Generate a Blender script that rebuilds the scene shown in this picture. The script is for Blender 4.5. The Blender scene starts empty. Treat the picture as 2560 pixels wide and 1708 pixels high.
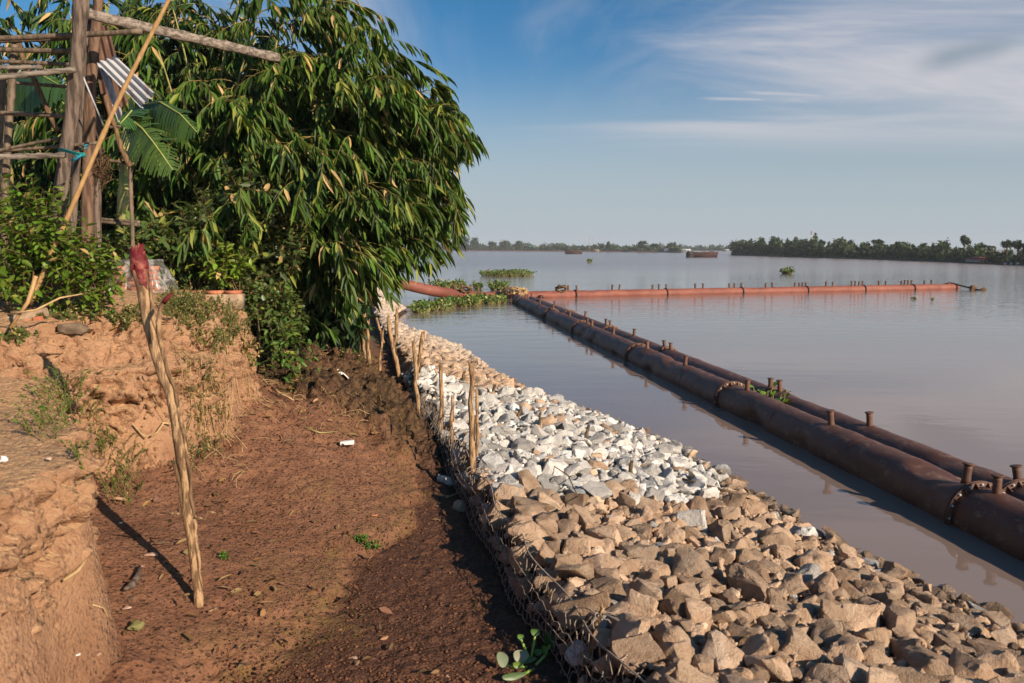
import bpy, bmesh, math, random
import numpy as np
from mathutils import Vector, Matrix, Quaternion

random.seed(7); RNG = np.random.default_rng(11)
R = math.radians
scene = bpy.context.scene
COL = scene.collection

# ---------------------------------------------------------------- camera
CAM_H, FPX, HOR = 4.0, 2000.0, 619.0          # eye height, focal length in photo pixels, horizon row
PITCH = math.atan((854 - HOR) / FPX)
cam_d = bpy.data.cameras.new('camera'); cam = bpy.data.objects.new('camera', cam_d); COL.objects.link(cam)
cam_d.sensor_width = 36.0; cam_d.lens = FPX / 2560 * 36.0
cam.location = (0, 0, CAM_H); cam.rotation_euler = (R(90) - PITCH, 0, 0)
cam_d.clip_start = 0.1; cam_d.clip_end = 6000
cam_d.dof.use_dof = True; cam_d.dof.focus_distance = 17.0; cam_d.dof.aperture_fstop = 2.2
scene.camera = cam

# ---------------------------------------------------------------- light
SUN_AZ = R(133); SUN_EL = R(24)               # azimuth clockwise from +Y: behind the camera to the right
sx, sy, sz = math.sin(SUN_AZ) * math.cos(SUN_EL), math.cos(SUN_AZ) * math.cos(SUN_EL), math.sin(SUN_EL)
sun_d = bpy.data.lights.new('sun', 'SUN'); sun = bpy.data.objects.new('sun', sun_d); COL.objects.link(sun)
sun_d.energy = 5.0; sun_d.angle = R(0.5); sun_d.color = (1.0, 0.83, 0.64)
sun.rotation_euler = Vector((sx, sy, sz)).to_track_quat('Z', 'Y').to_euler(); sun.location = (30, -30, 40)

scene.view_settings.view_transform = 'Standard'; scene.view_settings.look = 'None'
scene.view_settings.gamma = 1.0; scene.view_settings.exposure = 0.55
scene.cycles.volume_bounces = 0; scene.cycles.max_bounces = 6; scene.cycles.transparent_max_bounces = 8

world = bpy.data.worlds.new('World'); scene.world = world; world.use_nodes = True
def build_world():
    nt = world.node_tree; nt.nodes.clear(); L = nt.links.new
    def nd(t, **k):
        n = nt.nodes.new(t)
        for a, b in k.items(): setattr(n, a, b)
        return n
    def mth(op, a, b=None, c=None, clamp=False):
        n = nd('ShaderNodeMath', operation=op, use_clamp=clamp)
        for i, v in enumerate((a, b, c)):
            if v is None: continue
            if isinstance(v, (int, float)): n.inputs[i].default_value = v
            else: L(v, n.inputs[i])
        return n.outputs[0]
    def ss(x, a, b):
        n = nd('ShaderNodeMapRange', interpolation_type='SMOOTHSTEP'); L(x, n.inputs[0])
        n.inputs[1].default_value = a; n.inputs[2].default_value = b; return n.outputs[0]
    sky = nd('ShaderNodeTexSky', sky_type='NISHITA'); sky.sun_disc = False
    sky.sun_elevation = SUN_EL; sky.sun_rotation = SUN_AZ; sky.air_density = 1.0; sky.dust_density = 1.0; sky.ozone_density = 3.0
    tc = nd('ShaderNodeTexCoord'); sep = nd('ShaderNodeSeparateXYZ'); L(tc.outputs['Generated'], sep.inputs[0])
    x, y, z = sep.outputs
    yy = mth('MAXIMUM', y, 0.02); az = mth('DIVIDE', x, yy); el = mth('DIVIDE', z, yy)     # tangents of bearing and height
    fwd = ss(y, 0.0, 0.3)
    zz = mth('ADD', mth('MAXIMUM', z, 0.0), 0.10)
    pl = nd('ShaderNodeCombineXYZ'); L(mth('DIVIDE', x, zz), pl.inputs[0]); L(mth('DIVIDE', y, zz), pl.inputs[1])
    def cirrus(rot, sc, scale, detail, lo, hi, dist=0.6):
        mp = nd('ShaderNodeMapping'); L(pl.outputs[0], mp.inputs[0]); mp.inputs['Rotation'].default_value = (0, 0, R(rot)); mp.inputs['Scale'].default_value = sc
        no = nd('ShaderNodeTexNoise'); L(mp.outputs[0], no.inputs['Vector']); no.inputs['Scale'].default_value = scale
        no.inputs['Detail'].default_value = detail; no.inputs['Roughness'].default_value = 0.6; no.inputs['Distortion'].default_value = dist
        return ss(no.outputs['Fac'], lo, hi)
    c1 = cirrus(30, (1.0, 0.28, 1), 1.1, 7, 0.42, 0.78)
    c2 = cirrus(-20, (0.35, 1.0, 1), 0.8, 9, 0.36, 0.70, 1.2)
    # the broad veil fills the right of the sky, thin wisps elsewhere
    edge = mth('ADD', az, mth('MULTIPLY', mth('SUBTRACT', c2, 0.5), 0.22))
    veil_w = ss(edge, 0.02, 0.42)
    band = mth('MULTIPLY', ss(el, 0.10, 0.17), mth('SUBTRACT', 1.0, ss(el, 0.42, 0.8)))
    veil = mth('MULTIPLY', mth('MULTIPLY', veil_w, band), mth('ADD', 0.32, mth('MULTIPLY', c2, 0.62)))
    wisps = mth('MULTIPLY', mth('MULTIPLY', c1, ss(el, 0.12, 0.26)), 0.55)
    # a long bright lower rim of the veil and a few short streaks
    def streak(a0, e0, tilt, half_len, half_th, amp):
        da = mth('SUBTRACT', az, a0); de = mth('SUBTRACT', mth('SUBTRACT', el, e0), mth('MULTIPLY', da, tilt))
        de = mth('ADD', de, mth('MULTIPLY', mth('SUBTRACT', c1, 0.5), half_th * 0.8))
        a = mth('SUBTRACT', 1.0, ss(mth('ABSOLUTE', da), half_len * 0.3, half_len)); b = mth('SUBTRACT', 1.0, ss(mth('ABSOLUTE', de), 0.0, half_th))
        return mth('MULTIPLY', mth('MULTIPLY', a, b), amp)
    s = streak(0.46, 0.150, 0.10, 0.30, 0.016, 0.50)
    for q in ((0.335, 0.183, -0.06, 0.085, 0.0055, 0.6), (0.275, 0.178, -0.02, 0.06, 0.004, 0.55), (0.39, 0.195, -0.05, 0.05, 0.004, 0.4), (0.05, 0.275, 0.5, 0.06, 0.025, 0.13), (0.27, 0.285, 0.5, 0.22, 0.02, 0.20), (0.42, 0.235, 0.22, 0.25, 0.03, 0.28)):
        s = mth('MAXIMUM', s, streak(*q))
    m = mth('MULTIPLY', mth('MAXIMUM', mth('MAXIMUM', veil, wisps), s), fwd)
    m = mth('MULTIPLY', m, 1.08, clamp=True)
    tint = nd('ShaderNodeMix', data_type='RGBA'); L(ss(z, 0.03, 0.32), tint.inputs[0]); tint.inputs[6].default_value = (0.86, 0.94, 1.0, 1); tint.inputs[7].default_value = (0.27, 0.74, 0.97, 1)
    deep = nd('ShaderNodeMix', data_type='RGBA', blend_type='MULTIPLY'); deep.inputs[0].default_value = 1.0; L(sky.outputs[0], deep.inputs[6]); L(tint.outputs[2], deep.inputs[7])
    low = nd('ShaderNodeMix', data_type='RGBA'); L(mth('MULTIPLY', mth('SUBTRACT', 1.0, ss(z, 0.02, 0.23)), 0.94), low.inputs[0]); L(deep.outputs[2], low.inputs[6]); low.inputs[7].default_value = (4.3, 5.0, 5.55, 1)
    mix = nd('ShaderNodeMix', data_type='RGBA'); L(m, mix.inputs[0]); L(low.outputs[2], mix.inputs[6]); mix.inputs[7].default_value = (6.4, 6.2, 6.5, 1)
    dk = mth('MULTIPLY', streak(0.555, 0.226, 0.26, 0.085, 0.026, 0.75), mth('ADD', 0.35, c2), clamp=True)
    mix2 = nd('ShaderNodeMix', data_type='RGBA'); L(mth('MULTIPLY', dk, fwd), mix2.inputs[0]); L(mix.outputs[2], mix2.inputs[6]); mix2.inputs[7].default_value = (2.5, 3.2, 4.0, 1)
    bg = nd('ShaderNodeBackground'); L(mix2.outputs[2], bg.inputs[0]); bg.inputs[1].default_value = 0.069
    out = nd('ShaderNodeOutputWorld'); L(bg.outputs[0], out.inputs[0])
build_world()

# ---------------------------------------------------------------- helpers
FWD = Vector((0, math.cos(PITCH), -math.sin(PITCH))); UP = Vector((0, math.sin(PITCH), math.cos(PITCH)))
def ray(px, py):
    u, v = (px - 1280) / FPX, (854 - py) / FPX
    return Vector((u, 0, 0)) + FWD + UP * v
def P(px, py, d):                      # the point seen at a photo position, d metres away (along +Y)
    r = ray(px, py); return Vector((0, 0, CAM_H)) + r * (d / r.y)
def G(px, py, z=0.0):                  # the point seen there at height z
    r = ray(px, py); return Vector((0, 0, CAM_H)) + r * ((z - CAM_H) / r.z)
def proj(p):
    q = Vector(p) - Vector((0, 0, CAM_H)); w = q.dot(FWD)
    return 1280 + FPX * q.x / w, 854 - FPX * q.dot(UP) / w

def _hash(i, j, k, s):
    h = (i.astype(np.uint32) * np.uint32(374761393) + j.astype(np.uint32) * np.uint32(668265263) + k.astype(np.uint32) * np.uint32(2147483647) + np.uint32(s * 974711))
    h = (h ^ (h >> np.uint32(13))) * np.uint32(1274126177); h = h ^ (h >> np.uint32(16))
    return h.astype(np.float64) / 4294967295.0
def vnoise(p, s=0):                    # value noise, -1..1
    p = np.asarray(p, float); f = np.floor(p); t = p - f; t = t * t * (3 - 2 * t); f = f.astype(np.int64)
    r = 0
    for a in (0, 1):
        for b in (0, 1):
            for c in (0, 1):
                w = (t[:, 0] if a else 1 - t[:, 0]) * (t[:, 1] if b else 1 - t[:, 1]) * (t[:, 2] if c else 1 - t[:, 2])
                r = r + w * _hash(f[:, 0] + a, f[:, 1] + b, f[:, 2] + c, s)
    return r * 2 - 1
def fbm(p, octv=4, s=0, gain=0.5):
    r, a, q = 0, 1.0, np.asarray(p, float)
    for i in range(octv): r = r + a * vnoise(q, s + i); q = q * 2.03 + 7.1; a *= gain
    return r
def sstep(x, a, b):
    t = np.clip((x - a) / (b - a), 0, 1); return t * t * (3 - 2 * t)

class MB:                              # collects geometry for ONE mesh
    def __init__(s): s.v = []; s.q = []; s.t = []; s.c = []; s.n = 0
    def add(s, V, Q=None, T=None, col=None):
        V = np.asarray(V, float).reshape(-1, 3); s.v.append(V)
        if Q is not None and len(Q): s.q.append(np.asarray(Q, int).reshape(-1, 4) + s.n)
        if T is not None and len(T): s.t.append(np.asarray(T, int).reshape(-1, 3) + s.n)
        if col is None: col = (1, 1, 1)
        col = np.asarray(col, float)
        if col.ndim == 1: col = np.tile(col, (len(V), 1))
        s.c.append(col); s.n += len(V); return s
    def tube(s, pts, rad, n=8, col=None, cap=True, wob=0.0, seed=0):
        pts = [Vector(p) for p in pts]; m = len(pts)
        if isinstance(rad, (int, float)): rad = [rad] * m
        V = []; ref = None
        for i, p in enumerate(pts):
            t = (pts[min(i + 1, m - 1)] - pts[max(i - 1, 0)])
            t = t.normalized() if t.length > 1e-9 else Vector((0, 0, 1))
            if ref is None: ref = t.orthogonal().normalized()
            ref = (ref - t * ref.dot(t)); ref = ref.normalized() if ref.length > 1e-6 else t.orthogonal().normalized()
            b = t.cross(ref)
            for k in range(n):
                a = 2 * math.pi * k / n; V.append(p + (ref * math.cos(a) + b * math.sin(a)) * rad[i])
        V = np.array([tuple(v) for v in V])
        if wob:
            ctr = np.repeat(np.array([tuple(p) for p in pts]), n, axis=0)
            V = ctr + (V - ctr) * (1 + wob * fbm(V * (0.35 / max(max(rad), 1e-3)), 3, seed))[:, None]
        i = np.arange(m - 1)[:, None] * n; k = np.arange(n)[None, :]; k2 = (k + 1) % n
        Q = np.stack([i + k, i + k2, i + n + k2, i + n + k], -1).reshape(-1, 4)
        T = []
        if cap:
            V = np.vstack([V, np.array([tuple(pts[0]), tuple(pts[-1])])]); c0, c1 = m * n, m * n + 1
            T = [(c0, (j + 1) % n, j) for j in range(n)] + [(c1, (m - 1) * n + j, (m - 1) * n + (j + 1) % n) for j in range(n)]
        return s.add(V, Q, T, col)
    def box(s, c, size, ax=(1, 0, 0), up=(0, 0, 1), col=None):
        c = Vector(c); X = Vector(ax).normalized(); Z = Vector(up); Z = (Z - X * Z.dot(X)).normalized(); Y = Z.cross(X)
        V = [c + X * (size[0] / 2 * a) + Y * (size[1] / 2 * b) + Z * (size[2] / 2 * d) for a in (-1, 1) for b in (-1, 1) for d in (-1, 1)]
        return s.add([tuple(v) for v in V], [(0, 1, 3, 2), (4, 6, 7, 5), (0, 4, 5, 1), (2, 3, 7, 6), (0, 2, 6, 4), (1, 5, 7, 3)], None, col)
    def build(s, name, mat, parent=None, smooth=False):
        me = bpy.data.meshes.new(name)
        V = np.vstack(s.v)
        off = np.array(parent.location) if parent is not None else np.zeros(3)
        if parent is not None and parent.parent is not None: off = off + np.array(parent.parent.location)
        V = V - off
        Q = np.vstack(s.q) if s.q else np.zeros((0, 4), int); T = np.vstack(s.t) if s.t else np.zeros((0, 3), int)
        me.vertices.add(len(V)); me.vertices.foreach_set('co', V.astype(np.float32).ravel())
        nl = Q.size + T.size; me.loops.add(nl); me.polygons.add(len(Q) + len(T))
        me.loops.foreach_set('vertex_index', np.concatenate([Q.ravel(), T.ravel()]).astype(np.int32))
        st = np.concatenate([np.arange(len(Q)) * 4, Q.size + np.arange(len(T)) * 3]).astype(np.int32)
        me.polygons.foreach_set('loop_start', st)
        if smooth: me.polygons.foreach_set('use_smooth', np.ones(len(st), bool))
        me.update(calc_edges=True); me.validate()
        C = np.vstack(s.c); at = me.color_attributes.new('Col', 'FLOAT_COLOR', 'POINT')
        at.data.foreach_set('color', np.hstack([C, np.ones((len(C), 1))]).astype(np.float32).ravel())
        if mat: me.materials.append(mat)
        o = bpy.data.objects.new(name, me); COL.objects.link(o)
        if parent is not None: o.parent = parent
        return o
def tag(o, label, cat, group=None, kind=None):
    o['label'] = label; o['category'] = cat
    if group: o['group'] = group
    if kind: o['kind'] = kind
    return o
def thing(name, loc, label, cat, group=None, kind=None):
    o = bpy.data.objects.new(name, None); COL.objects.link(o); o.location = loc; o.empty_display_size = 0.2
    return tag(o, label, cat, group, kind)
def part_empty(name, parent):
    o = bpy.data.objects.new(name, None); COL.objects.link(o); o.parent = parent; return o

# ---------------------------------------------------------------- materials
def new_mat(name):
    m = bpy.data.materials.new(name); m.use_nodes = True; nt = m.node_tree; nt.nodes.clear()
    return m, nt
class NT:
    def __init__(s, name):
        s.m, s.nt = new_mat(name); s.out = s.nd('ShaderNodeOutputMaterial'); s.tc = s.nd('ShaderNodeTexCoord')
    def nd(s, t, **k):
        n = s.nt.nodes.new(t)
        for a, b in k.items(): setattr(n, a, b)
        return n
    def set(s, sock, v):
        if isinstance(v, bpy.types.NodeSocket): s.nt.links.new(v, sock)
        elif isinstance(v, tuple) and len(v) == 3 and sock.type == 'RGBA': sock.default_value = (*v, 1)
        else: sock.default_value = v
    def math(s, op, a, b=0.0, clamp=False):
        n = s.nd('ShaderNodeMath', operation=op, use_clamp=clamp); s.set(n.inputs[0], a); s.set(n.inputs[1], b); return n.outputs[0]
    def ss(s, x, a, b):
        n = s.nd('ShaderNodeMapRange', interpolation_type='SMOOTHSTEP'); s.set(n.inputs[0], x); n.inputs[1].default_value = a; n.inputs[2].default_value = b; return n.outputs[0]
    def mix(s, f, a, b, blend='MIX'):
        n = s.nd('ShaderNodeMix', data_type='RGBA', blend_type=blend); s.set(n.inputs[0], f); s.set(n.inputs[6], a); s.set(n.inputs[7], b); return n.outputs[2]
    def noise(s, scale, detail=4, rough=0.55, sc=(1, 1, 1), vec=None, dist=0.0):
        v = vec or s.tc.outputs['Object']
        if sc != (1, 1, 1):
            mp = s.nd('ShaderNodeMapping'); s.set(mp.inputs[0], v); mp.inputs['Scale'].default_value = sc; v = mp.outputs[0]
        n = s.nd('ShaderNodeTexNoise'); s.set(n.inputs['Vector'], v); n.inputs['Scale'].default_value = scale
        n.inputs['Detail'].default_value = detail; n.inputs['Roughness'].default_value = rough; n.inputs['Distortion'].default_value = dist
        return n.outputs['Fac']
    def voro(s, scale, feature='F1', vec=None):
        n = s.nd('ShaderNodeTexVoronoi', feature=feature); s.set(n.inputs['Vector'], vec or s.tc.outputs['Object']); n.inputs['Scale'].default_value = scale
        return n.outputs['Distance']
    def attr(s, name):
        n = s.nd('ShaderNodeAttribute'); n.attribute_name = name; return n
    def bump(s, h, strength, dist, normal=None):
        n = s.nd('ShaderNodeBump'); n.inputs['Strength'].default_value = strength; n.inputs['Distance'].default_value = dist; s.set(n.inputs['Height'], h)
        if normal: s.set(n.inputs['Normal'], normal)
        return n.outputs[0]
    def pbr(s, col, rough=0.8, normal=None, spec=0.3, metal=0.0, **kw):
        b = s.nd('ShaderNodeBsdfPrincipled'); s.set(b.inputs['Base Color'], col); s.set(b.inputs['Roughness'], rough)
        s.set(b.inputs['Specular IOR Level'], spec); s.set(b.inputs['Metallic'], metal)
        if normal: s.set(b.inputs['Normal'], normal)
        for k, v in kw.items(): s.set(b.inputs[k], v)
        s.nt.links.new(b.outputs[0], s.out.inputs[0]); s.b = b; return s.m

def noisy(name, c1, c2, scale=6, rough=0.85, bscale=None, bstr=0.5, bdist=0.01, sc=(1, 1, 1), detail=5, lo=0.35, hi=0.65, spec=0.25, use_col=True):
    n = NT(name); f = n.ss(n.noise(scale, detail, 0.6, sc), lo, hi); c = n.mix(f, c1, c2)
    if use_col: c = n.mix(1.0, c, n.attr('Col').outputs['Color'], 'MULTIPLY')
    nm = n.bump(n.noise(bscale or scale * 3, 6, 0.65, sc), bstr, bdist)
    return n.pbr(c, rough, nm, spec)

def leaf_mat(name, rough=0.42, trans=0.22, tint=(1, 1, 1), spec=0.4):
    n = NT(name); c = n.mix(1.0, n.attr('Col').outputs['Color'], tint, 'MULTIPLY')
    n.pbr(c, rough, None, spec)
    tr = n.nd('ShaderNodeBsdfTranslucent'); n.set(tr.inputs[0], n.mix(1.0, c, (1.5, 1.6, 0.5), 'MULTIPLY'))
    mx = n.nd('ShaderNodeMixShader'); mx.inputs[0].default_value = trans
    n.nt.links.new(n.b.outputs[0], mx.inputs[1]); n.nt.links.new(tr.outputs[0], mx.inputs[2]); n.nt.links.new(mx.outputs[0], n.out.inputs[0])
    return n.m

def ground_mat():
    n = NT('earth'); z = n.attr('zone'); sep = n.nd('ShaderNodeSeparateColor'); n.nt.links.new(z.outputs['Color'], sep.inputs[0])
    clay, moss, dark = sep.outputs; wet = z.outputs['Alpha']
    n1 = n.noise(1.6, 6, 0.6); n2 = n.noise(9, 6, 0.65); n3 = n.noise(38, 4, 0.6)
    mud = n.mix(n.ss(n1, 0.35, 0.65), (0.17, 0.074, 0.038), (0.23, 0.107, 0.058))
    v4 = n.voro(17); v5 = n.voro(31); pit = n.math('MULTIPLY', n.math('SUBTRACT', 1.0, n.ss(v4, 0.16, 0.30)), n.ss(n2, 0.30, 0.46)); pit = n.math('MAXIMUM', pit, n.math('MULTIPLY', n.math('SUBTRACT', 1.0, n.ss(v5, 0.15, 0.28)), n.ss(n2, 0.5, 0.4))); mud = n.mix(n.math('MULTIPLY', pit, 0.85), mud, (0.055, 0.024, 0.014)); mud = n.mix(n.math('MULTIPLY', n.ss(n3, 0.52, 0.66), 0.6), mud, (0.07, 0.03, 0.017))
    mud = n.mix(n.math('MULTIPLY', n.ss(n2, 0.50, 0.68), 0.4), mud, (0.27, 0.125, 0.062))
    wetc = n.mix(n.ss(n3, 0.45, 0.65), (0.115, 0.050, 0.026), (0.055, 0.024, 0.014))
    c = n.mix(wet, mud, wetc)
    cl = n.mix(n.ss(n1, 0.3, 0.7), (0.285, 0.150, 0.080), (0.375, 0.21, 0.118)); cl = n.mix(n.math('MULTIPLY', n.ss(n.noise(5, 6, 0.7, (1, 1, 2.2), dist=0.8), 0.53, 0.62), 0.7), cl, (0.20, 0.098, 0.052)); pit = n.math('MULTIPLY', pit, n.math('SUBTRACT', 1.0, clay))
    cl = n.mix(n.math('MULTIPLY', n.ss(n2, 0.54, 0.70), 0.45), cl, (0.29, 0.15, 0.08))
    gn = n.nd('ShaderNodeNewGeometry'); gs = n.nd('ShaderNodeSeparateXYZ'); n.nt.links.new(gn.outputs['True Normal'], gs.inputs[0])
    cl = n.mix(n.ss(n.math('ADD', gs.outputs[2], n.math('MULTIPLY', n.math('SUBTRACT', n2, 0.5), 0.3)), 0.74, 0.92), cl, n.mix(n.ss(n3, 0.4, 0.7), (0.44, 0.265, 0.14), (0.34, 0.195, 0.10)))     # loose sand lies on the flat tops
    c = n.mix(clay, c, cl)
    mo = n.math('MULTIPLY', n.math('MULTIPLY', moss, 0.75), n.ss(n2, 0.40, 0.62))
    c = n.mix(mo, c, n.mix(n3, (0.13, 0.080, 0.022), (0.19, 0.115, 0.04)))
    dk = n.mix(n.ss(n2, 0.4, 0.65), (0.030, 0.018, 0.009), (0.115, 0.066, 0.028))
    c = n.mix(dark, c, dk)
    v = n.voro(26); h = n.math('ADD', n.math('MULTIPLY', n2, 1.0), n.math('ADD', n.math('MULTIPLY', n3, 0.55), n.math('MULTIPLY', n.math('MINIMUM', v, 0.6), 0.35)))
    h = n.math('SUBTRACT', h, n.math('MULTIPLY', pit, 0.7)); nm = n.bump(h, 1.0, 0.04)
    rough = n.math('SUBTRACT', 0.92, n.math('MULTIPLY', wet, 0.34))
    return n.pbr(c, rough, nm, 0.3)

def rock_mat(name, a, b, spot, stuff=False):
    n = NT(name); oi = n.nd('ShaderNodeObjectInfo')
    if stuff:
        rnd = n.nd('ShaderNodeSeparateColor'); n.nt.links.new(n.attr('Col').outputs['Color'], rnd.inputs[0]); rv = rnd.outputs[0]; vec = n.tc.outputs['Object']
    else:
        rv = oi.outputs['Random']
        ad = n.nd('ShaderNodeVectorMath', operation='ADD'); n.nt.links.new(n.tc.outputs['Object'], ad.inputs[0])
        cx = n.nd('ShaderNodeCombineXYZ'); n.set(cx.inputs[0], n.math('MULTIPLY', rv, 37.0)); n.set(cx.inputs[1], n.math('MULTIPLY', rv, 91.0)); n.nt.links.new(cx.outputs[0], ad.inputs[1]); vec = ad.outputs[0]
    n1 = n.noise(2.4, 6, 0.6, vec=vec); n2 = n.noise(11, 6, 0.7, vec=vec); n3 = n.noise(40, 3, 0.6, vec=vec)
    c = n.mix(n.ss(n1, 0.35, 0.65), a, b)
    c = n.mix(n.math('MULTIPLY', n.ss(n2, 0.52, 0.70), 0.55), c, spot)
    c = n.mix(n.math('MULTIPLY', n.ss(n3, 0.56, 0.7), 0.4), c, tuple(v * 0.4 for v in spot))
    k = n.nd('ShaderNodeMapRange'); n.set(k.inputs[0], rv); k.inputs[3].default_value = 0.55; k.inputs[4].default_value = 1.20
    c = n.mix(1.0, c, k.outputs[0], 'MULTIPLY')
    c = n.mix(n.math('MULTIPLY', n.ss(n.math('FRACT', n.math('MULTIPLY', rv, 13.7)), 0.72, 0.98), 0.5), c, n.mix(1.0, c, (1.02, 1.14, 1.28), 'MULTIPLY'))
    g = n.nd('ShaderNodeNewGeometry'); sp = n.nd('ShaderNodeSeparateXYZ'); n.nt.links.new(g.outputs['Position'], sp.inputs[0])
    c = n.mix(n.math('MULTIPLY', n.ss(sp.outputs[1], 20.0, 30.0), 0.5), c, (0.50, 0.445, 0.385))     # the older far load is greyer stone
    wet = n.math('SUBTRACT', 1.0, n.ss(n.math('ADD', sp.outputs[2], n.math('MULTIPLY', n1, 0.12)), 0.12, 0.26))   # the soaked tide band
    c = n.mix(n.math('MULTIPLY', wet, 0.7), c, (0.055, 0.035, 0.02))
    nm = n.bump(n.math('ADD', n2, n.math('MULTIPLY', n3, 0.4)), 0.8, 0.07)
    return n.pbr(c, n.math('SUBTRACT', 0.9, n.math('MULTIPLY', wet, 0.35)), nm, 0.3)

def water_mat():
    n = NT('river_water'); tc = n.nd('ShaderNodeNewGeometry').outputs['Position']
    def nz(scale, sc, det, rot):
        mp = n.nd('ShaderNodeMapping'); n.nt.links.new(tc, mp.inputs[0]); mp.inputs['Scale'].default_value = sc; mp.inputs['Rotation'].default_value = (0, 0, R(rot))
        t = n.nd('ShaderNodeTexNoise'); n.nt.links.new(mp.outputs[0], t.inputs['Vector']); t.inputs['Scale'].default_value = scale; t.inputs['Detail'].default_value = det; t.inputs['Roughness'].default_value = 0.55
        return t.outputs['Fac']
    a = nz(0.9, (0.45, 1, 1), 3, 6); b = nz(5.0, (0.55, 1, 1), 2, -12); broad = nz(0.045, (0.35, 1, 1), 4, 8)
    sp = n.nd('ShaderNodeSeparateXYZ'); n.nt.links.new(tc, sp.inputs[0])
    open_ = n.math('MULTIPLY', n.ss(sp.outputs[1], 40.0, 160.0), n.ss(broad, 0.38, 0.62))      # wind patches on the open river
    calm = n.math('ADD', 0.18, n.math('MULTIPLY', open_, 1.5))
    calm = n.math('ADD', calm, n.math('MULTIPLY', n.ss(sp.outputs[1], 26.0, 60.0), 1.5))
    h = n.math('MULTIPLY', n.math('ADD', n.math('MULTIPLY', a, 0.8), n.math('MULTIPLY', b, 0.10)), calm)
    nm = n.bump(h, 0.55, 0.09)
    c = n.mix(n.ss(broad, 0.3, 0.7), (0.20, 0.145, 0.120), (0.225, 0.163, 0.137))
    return n.pbr(c, n.math('ADD', 0.035, n.math('MULTIPLY', n.ss(sp.outputs[1], 50.0, 200.0), 0.17)), nm, 0.5, IOR=1.40)

def rust_mat(name, c1, c2, c3, streak=(1, 1, 1), gloss=0.65):
    n = NT(name); n1 = n.noise(0.9, 7, 0.65, streak); n2 = n.noise(5, 6, 0.7, streak); n3 = n.noise(30, 4, 0.6)
    c = n.mix(n.ss(n1, 0.35, 0.65), c1, c2); c = n.mix(n.math('MULTIPLY', n.ss(n2, 0.52, 0.68), 0.7), c, c3)
    c = n.mix(n.math('MULTIPLY', n.ss(n3, 0.55, 0.7), 0.35), c, tuple(v * 0.35 for v in c1))
    c = n.mix(1.0, c, n.attr('Col').outputs['Color'], 'MULTIPLY')
    return n.pbr(c, n.math('ADD', gloss - 0.1, n.math('MULTIPLY', n2, 0.25)), n.bump(n.math('ADD', n2, n3), 0.25, 0.015), 0.4)

M = {}
M['earth'] = ground_mat(); M['water'] = water_mat()
TAN = ((0.47, 0.30, 0.190), (0.60, 0.42, 0.285), (0.26, 0.17, 0.115)); WHT = ((0.64, 0.59, 0.535), (0.75, 0.70, 0.645), (0.36, 0.35, 0.34))
M['rock_tan'] = rock_mat('tan_stone', *TAN); M['rock_tan_s'] = rock_mat('tan_stone_pile', *TAN, stuff=True)
M['rock_white'] = rock_mat('white_stone', *WHT); M['rock_white_s'] = rock_mat('white_stone_pile', *WHT, stuff=True)
M['bamboo_leaf'] = leaf_mat('bamboo_leaf', 0.5, 0.22, spec=0.25); M['shrub_leaf'] = leaf_mat('shrub_leaf', 0.42, 0.22); M['herb'] = leaf_mat('herb_leaf', 0.6, 0.25)
M['far_leaf'] = leaf_mat('far_leaf', 0.7, 0.12)
M['culm'] = noisy('green_bamboo_cane', (0.20, 0.22, 0.06), (0.34, 0.28, 0.11), 4, 0.5, 12, 0.2, 0.01)
M['twig'] = noisy('yellow_bamboo_twig', (0.20, 0.15, 0.04), (0.32, 0.23, 0.075), 3, 0.6)
M['cane'] = noisy('dry_bamboo_cane', (0.34, 0.195, 0.08), (0.44, 0.27, 0.12), 5, 0.5, 18, 0.25, 0.005, (6, 6, 1))
M['grey_cane'] = noisy('weathered_bamboo', (0.075, 0.055, 0.038), (0.19, 0.138, 0.095), 5, 0.7, 14, 0.4, 0.008, (4, 4, 1))
M['old_wood'] = noisy('weathered_shaded_timber', (0.060, 0.043, 0.033), (0.19, 0.138, 0.108), 3, 0.85, 9, 0.9, 0.02, (7, 7, 0.8), lo=0.38, hi=0.62)  # tree shade over the frame is put into this dark tone, besides weathering
M['beam_wood'] = noisy('grey_plank_wood', (0.10, 0.078, 0.062), (0.27, 0.22, 0.18), 3, 0.85, 8, 0.35, 0.005, (0.8, 9, 9), lo=0.38, hi=0.62)
M['brown_post'] = noisy('brown_shaded_timber', (0.075, 0.043, 0.028), (0.19, 0.115, 0.075), 3, 0.85, 9, 0.8, 0.015, (7, 7, 0.8), lo=0.38, hi=0.62)  # brown darkened further in place of tree shade falling on the posts
M['stake'] = noisy('peeled_stake_wood', (0.15, 0.085, 0.045), (0.42, 0.265, 0.14), 5, 0.8, 12, 1.0, 0.018, (5, 5, 1.1), lo=0.40, hi=0.58)
M['bark'] = noisy('bark', (0.10, 0.058, 0.03), (0.22, 0.13, 0.07), 6, 0.9, 14, 0.9, 0.02, (5, 5, 1))
M['wet_wood'] = noisy('dark_wet_wood', (0.07, 0.045, 0.025), (0.17, 0.11, 0.06), 6, 0.7, 14, 0.8, 0.012, (5, 5, 1))
M['red_paint'] = noisy('red_paint', (0.11, 0.007, 0.011), (0.28, 0.085, 0.06), 11, 0.6, 24, 0.9, 0.012, lo=0.46, hi=0.66)
M['red_pipe'] = rust_mat('red_painted_steel', (0.185, 0.052, 0.033), (0.265, 0.086, 0.055), (0.11, 0.052, 0.037), (0.6, 1, 1))
M['brown_pipe'] = rust_mat('brown_rusted_steel', (0.072, 0.026, 0.017), (0.125, 0.054, 0.034), (0.24, 0.15, 0.098), (1.3, 0.7, 1.3), 0.55)
M['rust'] = rust_mat('dark_rust', (0.085, 0.038, 0.025), (0.16, 0.075, 0.042), (0.06, 0.035, 0.03))
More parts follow.
